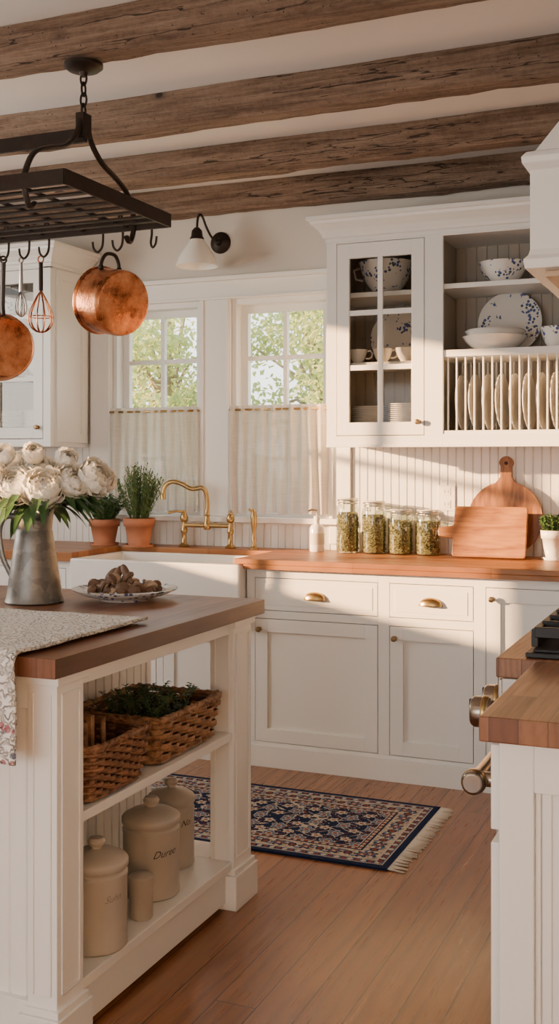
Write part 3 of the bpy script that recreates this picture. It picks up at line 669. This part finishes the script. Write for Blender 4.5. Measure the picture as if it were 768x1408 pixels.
b=B()
b.lathe([(0,0),(.089,0),(.091,.004),(.088,.012),(.084,.03),(.080,.06),(.080,.064),(.074,.10),(.064,.17),(.056,.22),(.0535,.225),(.054,.232),(.056,.25),(.060,.285),(.063,.29),(.058,.288),(.053,.25),(.05,.2),(0,.19)],GALV,40)
b.tube(smooth([(-.055,0,.262),(-.10,-.01,.265),(-.125,-.01,.22),(-.115,-.008,.14),(-.085,0,.075)]),.006,GALV,10,sz=1.6)
b.tube(smooth([(.03,-.03,.27),(.055,-.035,.285),(.068,-.04,.297)]),[.02]*8+[.016],GALV,12)
b.done('galvanized_pitcher',loc=(-2.03,2.86,CT+.001))
def peony(b,C,R0,ax,op=1.):
    Q=Matrix.Translation(C)@ax.to_track_quat('Z','Y').to_matrix().to_4x4()
    b.ball(C,R0*.30,PETAL)
    for R1,end,n,wd in ((1.08,96,6,66),(1.0,76,7,64),(.90,60,7,62),(.78,46,8,56),(.64,34,7,60),(.50,23,6,66),(.36,10,5,80)):
        ph0=U(0,6)
        for k in range(n):
            ph=ph0+2*PI*k/n+U(-.15,.15); r1=R0*R1*U(.93,1.07); en=math.radians(end*op*U(.85,1.15)); wdr=math.radians(wd*U(.95,1.15)); fz=U(0,6); fl=U(-.04,.22)
            def fn(u,v):
                th=math.radians(172)+(en-math.radians(172))*u
                ww=wdr*(.35+.65*math.sin(PI*min(.55,.05+.60*u))); phi=ph+(v-.5)*ww*1.2
                e=abs(v-.5)*2
                th2=th+ (.42*e**4+.08*math.sin(v*16+fz))*u**3
                rr=r1*(1+fl*u**4+.05*math.sin(v*14+fz)*u*u+.04*(1-e)-.02)
                return Q@Vector((rr*math.sin(th2)*math.cos(phi),rr*math.sin(th2)*math.sin(phi),rr*.90*math.cos(th2)))
            b.grid(fn,8,8,PETAL)
def leaf(b,p,d,l,w,m,droop=.4):
    d=d.normalized(); s_=d.cross(Z); s_=(s_.normalized() if s_.length>1e-3 else X)
    def fn(u,v):
        ww=w*math.sin(PI*min(1,u*.93+.07))**.8
        return p+d*l*u+s_*(v-.5)*ww-Z*(l*droop*u*u)+Z*abs(v-.5)*ww*.35
    b.grid(fn,7,2,m)
b=B()
RD=Vector((.92,.39,0)); DD=Vector((.39,-.92,0))
fl=[(-.045,.075,.368,.060),(.048,.095,.362,.060),(.128,.045,.378,.056),(.200,.02,.392,.058),(-.130,.05,.392,.056),(-.195,.02,.352,.055),(.088,-.04,.402,.050),(.0,.0,.418,.052),(-.075,-.04,.432,.045),(.100,.0,.446,.031),(.004,.03,.462,.033),(-.088,.03,.456,.033),(.165,-.05,.36,.05),(-.02,-.11,.37,.055)]
for l_,d_,z,r in fl:
    p=RD*l_+DD*d_+Z*z; ax=(RD*(l_*1.5)+DD*(d_*1.5+.20)+Z*.24).normalized()
    peony(b,p,r,ax,1. if r>.042 else .55)
    q=RD*l_+DD*d_
    b.tube(smooth([tuple(q*.1+Z*.20),tuple(q*.25+Z*.285),tuple(q*.7+Z*(z-.055)),tuple(q+Z*(z-.03))]),.003,STEM,6)
for _ in range(100):
    a=U(0,2*PI); p=Vector((math.cos(a)*U(.03,.15),math.sin(a)*U(.03,.11),U(.295,.35))); leaf(b,p,Vector((math.cos(a),math.sin(a),U(-.3,.35))),U(.07,.13),U(.022,.036),LEAF,U(.2,.8))
for k in range(14):
    a=U(-.5,.7); p=RD*.13+Z*U(.30,.37); leaf(b,p,RD*math.cos(a)+DD*math.sin(a)+Z*U(-.1,.4),U(.08,.12),.03,LEAF,.4)
b.done('peony_bouquet',loc=(-2.03,2.86,CT+.001),recalc=False)

b=B()
b.lathe([(0,.0),(.08,0),(.085,.006),(.125,.016),(.163,.032),(.167,.037),(.163,.038),(.122,.024),(.08,.012),(0,.011)],FLORAL,48)
b.done('serving_plate',loc=(-1.80,3.02,CT+.001))
b=B()
for k in range(48):
    a=U(0,2*PI); rr=.108*math.sqrt(R()); s_=U(.015,.026); z=.022+s_*.7+ (.03 if rr<.06 and k%2 else 0)
    M=Matrix.Translation((rr*math.cos(a),rr*math.sin(a),z))@Matrix.Rotation(U(-1.3,1.3),4,'X')@Matrix.Rotation(U(-1.3,1.3),4,'Y')
    mm=BROWN if k%3 else PALEM
    b.lathe([(0,s_*.8),(s_*.6,s_*.62),(s_,s_*.1),(s_*.9,-s_*.15),(s_*.35,-s_*.1),(s_*.3,-s_*.9),(0,-s_*.95)],mm,14,M)
for k in range(3):
    c=(-.05+.025*k,.0,.078+k*.006); b.ball(c,.014,BROWN,(2.,.9,.9),12,Matrix.Rotation(.6+k,4,'Z')@Matrix.Rotation(-.8,4,'Y'))
b.done('mixed_mushrooms',loc=(-1.80,3.02,CT+.001))

# baskets
def basket(name,loc,lx,ly,h,rows,rad,m,waves,flare=.03,amp=.005,sz=1.,rot=0,rimr=.008):
    b=B()
    def path(z,ph,o=0,n=None,am=None):
        f=flare*z/h; a,c=lx/2+f+o,ly/2+f+o; rr=.03; P=[]
        n=n or waves*8; am=amp if am is None else am
        for k in range(n):
            t=k/n; d=t*4*(a+c)
            segs=[(2*a,Vector((-a,-c,0)),X,-Y),(2*c,Vector((a,-c,0)),Y,X),(2*a,Vector((a,c,0)),-X,Y),(2*c,Vector((-a,c,0)),-Y,-X)]
            for L_,p0,dr,nn in segs:
                if d<=L_+1e-9: break
                d-=L_
            p=p0+dr*d; e=min(d,L_-d)
            if e<rr:
                q=rr-e; inn=rr-math.sqrt(max(0,rr*rr-q*q)); p=p-nn*inn*.6
            P.append(p+nn*am*math.sin(t*2*PI*waves+ph)+Z*z)
        return P
    for k in range(rows):
        z=.01+(h-.02)*(k+.5)/rows
        b.tube(path(z,PI*(k%2)),rad,m,6,True,sz)
    P=path(h,0,0,90,0); b.tube(P,rimr,m,8,True)
    for sgn in (0,PI):
        P2=[p+Z*.007*math.sin(i*.9+sgn) for i,p in enumerate(path(h,sgn,.001,160,.006))]; b.tube(P2,rimr*.55,m,6,True)
    lo,hi=path(.004,0,0,waves*2,0),path(h,0,0,waves*2,0)
    for p,q in zip(lo,hi): b.tube([p,q],.003,m,5)
    b.tube(path(.006,0,0,60,0),.006,m,6,True)
    b.box(-lx/2+.004,lx/2-.004,-ly/2+.004,ly/2-.004,.002,.008,m)
    il=[(-lx/2+.006,-ly/2+.006,.008),(lx/2-.006,-ly/2+.006,.008),(lx/2-.006,ly/2-.006,.008),(-lx/2+.006,ly/2-.006,.008)]
    fh=flare-.006; ih=[(-lx/2-fh+.003,-ly/2-fh+.003,h-.01),(lx/2+fh-.003,-ly/2-fh+.003,h-.01),(lx/2+fh-.003,ly/2+fh-.003,h-.01),(-lx/2-fh+.003,ly/2+fh-.003,h-.01)]
    b.rings([il,ih],WICKD,cap=False)
    return b.done(name,loc=loc,rot=rot)
basket('wicker_basket',(-1.565,2.385,.543),.235,.235,.135,12,.0055,WICK,17,.022,.0075)
basket('splint_basket',(-1.59,2.79,.543),.26,.34,.125,7,.0042,WICK2,13,.02,.009,sz=2.0,rimr=.009)
b=B()
for k in range(3): b.box(-.08,.07,-.085+.03*k,-.07+.03*k,.0,.15+.012*k,WICK2)
b.tube([(-.08,.02,.02),(-.08,.05,.17)],.008,WICK2,8); b.tube([(.06,.05,.02),(.07,.03,.16)],.007,WICK2,8)
b.done('wooden_trivets',loc=(-1.575,2.385,.555))
b=B()
for _ in range(75):
    p=Vector((U(-.09,.09),U(-.12,.10),U(.05,.08))); a=U(0,6.28)
    P=[p+Vector((math.cos(a)*.05*t,math.sin(a)*.05*t,.11*t-.03*t*t)) for t in (0,.33,.66,1)]; b.tube(P,.0012,STEM,4)
    for k in range(16):
        t=R(); q=p+Vector((math.cos(a)*.05*t,math.sin(a)*.05*t,.11*t-.03*t*t)); an=U(0,6.28); leaf(b,q,Vector((math.cos(an),math.sin(an),U(0,.8))),U(.012,.02),.008,LEAF,.2)
b.done('fresh_herb_bunch',loc=(-1.60,2.80,.555),recalc=False)

# canisters
def text_on(b,s,size,r,z,ang,m,tilt=.08):
    cu=bpy.data.curves.new('t','FONT'); cu.body=s; cu.size=size; cu.shear=.45; cu.align_x='CENTER'; cu.resolution_u=3
    o=bpy.data.objects.new('t',cu); bpy.context.scene.collection.objects.link(o); bpy.context.view_layer.update()
    me=bpy.data.meshes.new_from_object(o.evaluated_get(bpy.context.evaluated_depsgraph_get())); bpy.data.objects.remove(o)
    i=b.mi(m); vs=[]
    for v in me.vertices:
        a=ang+v.co.x/r; vs.append(b.bm.verts.new(((r+.0008)*math.cos(a),(r+.0008)*math.sin(a),z+v.co.y+v.co.x*tilt)))
    for p in me.polygons: b.face([vs[k] for k in p.vertices],i)
def canister(x,y,r,h,txt,size,da,m=INK,tz=.62):
    b=B(); H=h*.76
    b.lathe([(0,0),(r*.93,0),(r,.006),(r,.014),(r*.985,.018),(r*.985,H*.88),(r,H*.9),(r*1.0,H*.94),(r*.93,H*.97),(r*.93,H)],STONE,40)
    b.lathe([(0,H),(r*.98,H),(r*1.03,H+.006),(r*1.03,H+.018),(r*.97,H+.024),(r*.7,H+.036),(r*.3,H+.042),(r*.17,H+.046),(r*.17,H+.05),(r*.26,H+.055),(r*.29,H+.063),(r*.22,H+.072),(0,H+.075)],STONE,40)
    ang=math.atan2(-y,-x); text_on(b,txt,size,r*.985,H*tz,ang+da,m)
    return b.done('lidded_stoneware_canister',loc=(x,y,.146))
canister(-1.505,2.385,.079,.262,'Suhn',.024,.55,INKF,.66); canister(-1.545,2.735,.081,.262,'Duree',.028,.5); canister(-1.60,2.955,.071,.245,'No.',.026,.7,INK,.7)
b=B(); b.lathe([(0,0),(.03,0),(.032,.005),(.032,.085),(.034,.09),(.034,.11),(.03,.113),(0,.113)],STONE,28); b.done('small_crock',loc=(-1.485,2.575,.146))

# ------------------------------------------------------------ rug
bm=bmesh.new(); Lr,Wr=1.68,.71; nx,ny=420,178; cl=bm.loops.layers.float_color.new('Col')
NAVY=(.010,.018,.050); CRE=(.42,.36,.285); RUST=(.20,.055,.04); GRB=(.085,.125,.20); TAN=(.28,.22,.165)
def rugc(x,y):
    ex=min(x,Lr-x); ey=min(y,Wr-y); e=min(ex,ey); t=(x if ey<ex else y)
    if e<.024: return NAVY
    if e<.029: return CRE
    if e<.054:
        q=math.sin(t*130)*math.sin((e-.029)/.025*PI)
        return RUST if q>.45 else (CRE if q<-.35 else (GRB if abs(q)<.12 else NAVY))
    if e<.059: return CRE
    if e<.130:
        f=(e-.0945)/.0355; P=.104; s_=((t+P/2)%P-P/2)/(P/2)
        d=math.hypot(s_*1.33,f); th=math.atan2(f,s_*1.33); fl=.66+.18*math.cos(6*th)
        if d<.16: return CRE
        if d<.36: return RUST
        if d<fl: return GRB if d<fl-.2 else NAVY
        s2=((t)%P-P/2)/(P/2)
        d2=math.hypot(s2*1.33,f*.9)
        if d2<.26: return RUST
        if d2<.42: return NAVY
        if abs(f-.6*math.sin(t*2*PI/P))<.16: return GRB
        return CRE if noise.noise(Vector((t*70,e*70,1)))>-.1 else TAN
    if e<.138: return NAVY
    if e<.150: return CRE if math.sin(t*230)>.0 else RUST
    if e<.157: return NAVY
    if e<.161: return CRE
    cx=x-Lr/2; cy=y-Wr/2; ax=abs(cx); ay=abs(cy)
    P,Q=.112,.092
    for ox,oy,s_ in ((0,0,1),(P/2,Q/2,.8)):
        px=(ax+ox+P/2)%P-P/2; py=(ay+oy+Q/2)%Q-Q/2; d=math.hypot(px,py)/s_; th=math.atan2(py,px)
        if d<.009: return RUST
        if d<.013: return CRE
        if d<.024+.006*math.cos(5*th+1): return GRB if s_==1 else CRE
        if d<.028+.006*math.cos(5*th+1): return CRE if s_==1 else NAVY
    v=math.sin(ax*56+1.6*math.sin(ay*60))-math.sin(ay*68+1.6*math.sin(ax*50))
    if abs(v)<.13: return CRE
    if abs(v-1.2)<.10: return RUST
    return NAVY
gv=[[bm.verts.new((-2.77+Lr*a/nx,3.52+Wr*c/ny,.009+.0012*noise.noise(Vector((a*.06,c*.06,0))))) for c in range(ny+1)] for a in range(nx+1)]
for a in range(nx):
    for c in range(ny):
        f=bm.faces.new([gv[a][c],gv[a+1][c],gv[a+1][c+1],gv[a][c+1]]); col=rugc(Lr*(a+.5)/nx,Wr*(c+.5)/ny); k=1+.3*noise.noise(Vector((a*.6,c*.6,2)))
        for l in f.loops: l[cl]=(col[0]*k,col[1]*k,col[2]*k,1)
bx=[(-2.77,3.52),(-2.77+Lr,3.52),(-2.77+Lr,3.52+Wr),(-2.77,3.52+Wr)]
for (p,q) in zip(bx,bx[1:]+bx[:1]):
    f=bm.faces.new([bm.verts.new((p[0],p[1],.001)),bm.verts.new((q[0],q[1],.001)),bm.verts.new((q[0],q[1],.009)),bm.verts.new((p[0],p[1],.009))])
    for l in f.loops: l[cl]=(*NAVY,1)
rb=B(); rb.bm.free(); rb.bm=bm; rb.mats=[RUG]
y=3.525
while y<3.52+Wr:
    for xe,dr in ((-2.77+Lr,1),(-2.77,-1)):
        l=U(.045,.065); w=U(-.012,.012)
        rb.tube([(xe,y,.006),(xe+dr*l*.5,y+w*.5,.005),(xe+dr*l,y+w,.003)],[.0028,.0022,.0026],FRINGE,5)
    y+=.0075
rb.done('persian_runner_rug',recalc=False)

# ------------------------------------------------------------ right side: cabinet, range, hood
b=B(); b.box(-.388,XR-.005,1.925,2.44,0,.884,WHITE); fr=FY(1.925)
b.fb(fr,-.388,-.328,0,.884,0,.02,WHITE); b.fb(fr,.19,XR-.005,0,.884,0,.02,WHITE); b.fb(fr,-.328,.19,.80,.884,0,.02,WHITE); b.fb(fr,-.328,.19,0,.13,0,.02,WHITE)
b.fb(fr,-.328,-.318,.13,.80,0,.010,WHITE); b.fb(fr,-.318,-.30,.13,.80,.0,.004,WHITE)
b.shaker(FXn(-.388),1.93,2.44,.12,.70,.02,WHITE); b.fb(FXn(-.388),1.933,2.437,.72,.87,0,.02,WHITE); b.fb(FXn(-.388),1.905,2.44,0,.11,0,.012,WHITE)
b.done('end_cabinet',bevel=.0025)
b=B(); b.box(-.418,XR-.003,1.88,2.449,.886,CT,BUTY); b.done('butcher_block_countertop',bevel=.003)
b=B(); b.box(-.507,XR-.003,2.455,4.484,.886,CT,BUTY); b.done('butcher_block_countertop',bevel=.003)
b=B(); b.box(-.47,XR-.005,3.42,4.484,0,.884,WHITE); b.shaker(FXn(-.47),3.44,3.94,.12,.85,.02,WHITE); b.shaker(FXn(-.47),3.96,4.46,.12,.85,.02,WHITE); b.done('base_cabinet',bevel=.0025)
b=B(); b.box(-.495,XR-.005,2.46,3.41,.09,.884,STEEL); b.box(-.445,XR-.02,2.475,3.40,.931,.942,BLACK); b.box(-.43,XR-.06,2.49,3.39,.942,.948,BLACK)
for yc in (2.72,3.16):
    for xc in (-.26,.04):
        b.lathe([(0,.948),(.055,.948),(.055,.962),(.03,.968),(0,.968)],BLACK,20,Matrix.Translation((xc,yc,0)))
for y0g,y1g in ((2.51,2.93),(2.95,3.37)):
    for x in (-.43,-.11,.19): b.box(x-.008,x+.008,y0g,y1g,.95,.990,BLACK)
    for k in range(5):
        y=y0g+(y1g-y0g)*k/4; b.box(-.43,.19,y-.007,y+.007,.972,.996,BLACK)
    for x in (-.35,-.26,-.18,-.03,.05,.12): b.box(x-.006,x+.006,y0g,y1g,.975,.994,BLACK)
b.box(-.51,-.495,2.47,3.40,.30,.70,STEEL); b.box(-.505,-.495,2.47,3.40,.73,.88,STEEL)
M0=Matrix.Rotation(-PI/2,4,'Y')
for y in (2.525,2.665,2.85,3.01,3.17,3.33):
    b.lathe([(0,0),(.038,0),(.038,.008),(.030,.012),(.029,.022),(.035,.028),(.036,.064),(.031,.072),(0,.073)],PEWTER,28,Matrix.Translation((-.505,y,.790))@M0)
    b.lathe([(.0365,.034),(.038,.037),(.038,.043),(.0365,.046)],BRASS,28,Matrix.Translation((-.505,y,.790))@M0)
    b.box(-.583,-.577,y-.004,y+.004,.790,.818,BLACK)
hxr=-.560
b.cyl((hxr,2.46,.642),(hxr,3.37,.642),.017,PEWTER,18)
for y,sg in ((2.50,-1),(3.36,1)):
    b.tube([(-.505,y,.642),(hxr,y,.642)],.017,PEWTER,16)
    T=Matrix.Translation((hxr,2.47 if sg<0 else 3.36,.642))@Matrix.Rotation(PI/2 if sg<0 else -PI/2,4,'X')
    b.lathe([(0,-.02),(.024,-.02),(.027,-.014),(.027,.014),(.022,.020),(.0,.021)],PEWTER,24,T)
    b.lathe([(.0275,-.006),(.029,-.003),(.029,.003),(.0275,.006)],BRASS,24,T)
for x in (-.45,.15):
    for y in (2.5,3.37): b.cyl((x,y,0),(x,y,.09),.02,STEEL,12)
b.done('kitchen_range',bevel=.002)
b=B(); hx0,hx1,hy0,hy1=-.455,XR-.005,2.59,3.50
dz=-.022
b.rloft(hx0,hx1,hy0,hy1,[(o,z+dz) for o,z in [(0,1.84),(.010,1.84),(.014,1.862),(.004,1.872),(0,1.885),(0,2.07),(.006,2.075),(.016,2.085),(.018,2.10),(.008,2.112),(-.01,2.118),(-.06,2.20),(-.11,2.30),(-.145,2.40),(-.17,2.52),(-.18,2.64)]],WHITE,(1,0,1,1))
b.box(hx0+.03,hx1-.02,hy0+.03,hy1-.03,1.803,1.8175,LINER); b.box(hx0+.08,hx1-.07,hy0+.08,hy1-.08,1.796,1.803,STEEL)
b.done('range_hood',bevel=.002)

# ------------------------------------------------------------ pot rack
b=B(); zr=2.165; xr0,xr1=-3.0,-1.79; yn,yf=2.665,3.30; cy_=(yn+yf)/2
for y in (yn,yf): b.box(xr0,xr1,y-.004,y+.004,zr,zr+.045,IRON)
for x in (xr0,xr1): b.box(x-.004,x+.004,yn,yf,zr,zr+.045,IRON)
for k in range(1,9):
    y=yn+(yf-yn)*k/9; b.box(xr0,xr1,y-.011,y+.011,zr+.006,zr+.012,IRON)
for k in range(1,7):
    x=xr0+(xr1-xr0)*k/7; b.box(x-.009,x+.009,yn,yf,zr+.013,zr+.018,IRON)
hxx=-1.93
for hx in (hxx,-2.86):
    for s_,ye in ((-1,yn),(1,yf)):
        P=[(hx,cy_,2.475),(hx,cy_+s_*.02,2.45),(hx,cy_+s_*.045,2.395),(hx,cy_+s_*.11,2.345),(hx,cy_+s_*.20,2.315),(hx,cy_+s_*.27,2.28),(hx,ye-s_*.006,2.21),(hx,ye-s_*.006,2.165),(hx,ye-s_*.03,2.12),(hx,ye-s_*.055,2.135)]
        b.tube(smooth(P),.0105,IRON,8,sz=.7)
    b.box(hx-.014,hx+.014,cy_-.024,cy_+.024,2.40,2.475,IRON)
    b.lathe([(0,0),(.062,0),(.062,-.01),(.05,-.02),(.014,-.026),(.01,-.04),(0,-.04)],IRON,28,Matrix.Translation((hx,cy_,2.634)))
    for k in range(4):
        zc=2.588-.034*k; a=PI/2*(k%2)
        b.tube([(hx+math.cos(a)*.011*math.cos(t),cy_+math.sin(a)*.011*math.cos(t),zc+.022*math.sin(t)) for t in [2*PI*j/14 for j in range(14)]],.0038,IRON,6,True)
b.box(-2.87,-1.92,cy_-.006,cy_+.006,2.385,2.43,IRON)
def shook(b,x,y,z,s_=1,l=.075):
    b.tube(smooth([(x,y-.012,z+.006),(x,y-.006,z+.018),(x,y+.008,z+.016),(x,y+.012,z),(x+.002,y+.012,z-l*.6),(x+.0,y+.008,z-l),(x-.012*s_,y-.0,z-l-.018),(x-.026*s_,y-.004,z-l-.006),(x-.03*s_,y-.005,z-l+.018)]),.0042,IRON,6)
hooks=[-2.465,-2.375,-2.29,-2.065,-1.985,-1.87]
for x in hooks: shook(b,x,yf,zr+.04,1 if x<-1.9 else -1,.085)
b.done('hanging_pot_rack')
zh=zr+.04-.085-.018
def dirM(c,n,up=Z):
    n=n.normalized(); zc=-n; xc=up.cross(zc).normalized(); yc=zc.cross(xc)
    return Matrix.Translation(c)@Matrix((xc,yc,zc)).transposed().to_4x4()
b=B(); n=Vector((.93,-.34,-.18)); C=Vector((-1.955,3.275,1.912)); M=dirM(C,n)
r=.114
b.lathe([(0,0),(r*.90,0),(r*.95,.002),(r*.985,.010),(r,.02),(r,.125),(r*1.05,.129),(r*1.05,.134),(r*.98,.133),(r*.96,.02),(r*.85,.006),(0,.004)],COPPER,48,M,True)
b.tube([M@Vector(p) for p in smooth([(-.040,r*.99,.10),(-.036,r+.022,.103),(-.018,r+.047,.105),(.018,r+.047,.105),(.036,r+.022,.103),(.040,r*.99,.10)])],.0065,IRON,8)
for sx in (-1,1):
    b.ball(M@Vector((sx*.040,r*1.0,.10)),.010,IRON)
b.done('hanging_copper_pot',sharp=.45)
b=B(); C=Vector((-2.475,3.31,1.785)); M=dirM(C,Vector((.80,-.52,-.1))); r=.12
b.lathe([(0,0),(r*.86,0),(r*.95,.01),(r*1.02,.055),(r*1.05,.06),(r*1.0,.06),(r*.92,.014),(0,.008)],COPPER,48,M)
b.tube([M@Vector(p) for p in smooth([(0,r*.9,.035),(0,r+.03,.05),(0,r+.12,.055),(0,r+.19,.058)])],.009,IRON,8,sz=1.5)
b.tube([M@Vector((.012*math.cos(t),r+.20+.012*math.sin(t),.058)) for t in [2*PI*k/14 for k in range(14)]],.0035,IRON,6,True)
b.done('hanging_copper_skillet')
b=B(); x0=-2.315; y0=yf; z0=zh
b.tube([(x0+.012*math.cos(t),y0,z0-.008+.012*math.sin(t)) for t in [2*PI*k/14 for k in range(14)]],.0028,COPPER,6,True)
b.cyl((x0,y0,z0-.02),(x0,y0,z0-.12),.0075,IRON,10)
for k in range(5):
    a=PI*k/5; P=[(0,-.12),(.018,-.15),(.04,-.20),(.042,-.235),(.025,-.262),(0,-.27),(-.025,-.262),(-.042,-.235),(-.04,-.20),(-.018,-.15),(0,-.12)]
    b.tube(smooth([(x0+p*math.cos(a),y0+p*math.sin(a),z0+q) for p,q in P],3),.0024,COPPER,5)
b.tube([(x0+.041*math.cos(t),y0+.041*math.sin(t),z0-.215) for t in [2*PI*k/20 for k in range(20)]],.0022,COPPER,5,True)
b.done('hanging_wire_whisk')
b=B(); x0=-2.40
b.tube([(x0+.009*math.cos(t),y0,z0-.006+.009*math.sin(t)) for t in [2*PI*k/14 for k in range(14)]],.0025,STEEL,6,True)
b.tube([(x0,y0,z0-.014),(x0,y0,z0-.12)],[.005,.008],STEEL,8)
for k in range(4):
    a=PI*k/4; b.tube(smooth([(x0+p*math.cos(a),y0+p*math.sin(a),z0+q) for p,q in ((0,-.12),(.016,-.15),(.02,-.19),(0,-.21),(-.02,-.19),(-.016,-.15),(0,-.12))],3),.002,STEEL,5)
b.done('hanging_small_whisk')

# ------------------------------------------------------------ garden
b=B(); b.box(-60,40,YW+.3,90,-.5,-.35,GRASS); b.done('garden_ground')
def tree(x,y,h,rad,n,m,nb=9,ls=.10):
    b=B(); b.tube(smooth([(0,0,0),(.1,.05,h*.3),(-.05,0,h*.6),(.05,0,h*.9)]),[.16]*4+[.13]*4+[.08]*4+[.05],BARK,8)
    blobs=[]
    for k in range(nb):
        a=U(0,6.28); q=Vector((math.cos(a)*rad*U(.2,.9),math.sin(a)*rad*U(.2,.9),h*U(.35,1))); blobs.append((q,rad*U(.3,.5)))
        b.tube(smooth([(0,0,h*U(.25,.5)),tuple(q*.5+Vector((0,0,h*.25))),tuple(q)],3),[.05]*3+[.03]*3+[.015],BARK,5)
    i=b.mi(m)
    for _ in range(n):
        q,rr=random.choice(blobs); d=Vector((random.gauss(0,1),random.gauss(0,1),random.gauss(0,1))); d=d.normalized()*rr*R()**.4; p=q+d
        s_=ls*U(.6,1.2); a=Vector((U(-1,1),U(-1,1),U(-1,1))).normalized(); c=a.orthogonal().normalized()
        vs=[b.bm.verts.new(v) for v in (p-a*s_,p+c*s_*.45,p+a*s_,p-c*s_*.45)]; b.face(vs,i)
    return b.done('garden_tree' if h>3 else 'garden_hedge',loc=(x,y,-.36),recalc=False)
for x,y in ((-14.5,22.5),(-11.4,21.0),(-8.6,22.5),(-6.0,21.0),(-3.0,20.5)): tree(x,y,6.6,2.0,6800,FOL,20,.09)
for x in (-11.6,-9.6,-7.6,-5.6,-3.6): tree(x,15.5,2.7,.85,2600,FOL2,10,.06)

# ------------------------------------------------------------ light
w=bpy.data.worlds.new('evening_sky'); bpy.context.scene.world=w; w.use_nodes=True; nt=w.node_tree; bg=nt.nodes['Background']
tc=nt.nodes.new('ShaderNodeTexCoord'); sp=nt.nodes.new('ShaderNodeSeparateXYZ'); nt.links.new(tc.outputs['Generated'],sp.inputs[0])
rp=nt.nodes.new('ShaderNodeValToRGB'); nt.links.new(sp.outputs[2],rp.inputs[0]); rp.color_ramp.elements[0].position=0; rp.color_ramp.elements[0].color=(1,.96,.90,1); rp.color_ramp.elements[1].position=.5; rp.color_ramp.elements[1].color=(.80,.89,1,1)
nt.links.new(rp.outputs[0],bg.inputs[0]); bg.inputs[1].default_value=3.4
def light(ty,name,loc,dr,e,c,**k):
    l=bpy.data.lights.new(name,ty); l.energy=e; l.color=c
    for a,v in k.items(): setattr(l,a,v)
    o=bpy.data.objects.new(name,l); bpy.context.scene.collection.objects.link(o); o.location=loc; o.rotation_euler=Vector(dr).to_track_quat('-Z','Y').to_euler(); return o
light('SUN','low_evening_sun',(-8,0,5),(.85,.5,-.17),31.,(1.,.57,.26),angle=math.radians(.8))
light('AREA','front_fill_light',((OX0+OX1)/2,YB-.02,1.35),(0,1,.02),32,(1.,.98,.97),shape='RECTANGLE',size=2.9,size_y=1.6)  # added soft fill lamp in the unseen front opening
light('AREA','side_fill_light',(XL-.3,2.9,1.95),(1,0.15,-.12),70,(1.,.90,.78),shape='RECTANGLE',size=1.3,size_y=1.2)  # added fill lamp outside the left wall, strengthens the window light

cam=bpy.data.cameras.new('camera'); co=bpy.data.objects.new('camera',cam); bpy.context.scene.collection.objects.link(co)
co.location=(0,0,1.37); co.rotation_euler=(PI/2,0,math.radians(22.8)); cam.sensor_width=36; cam.lens=1510/1408*36; cam.shift_y=-70/1408; cam.clip_start=.05
bpy.context.scene.camera=co
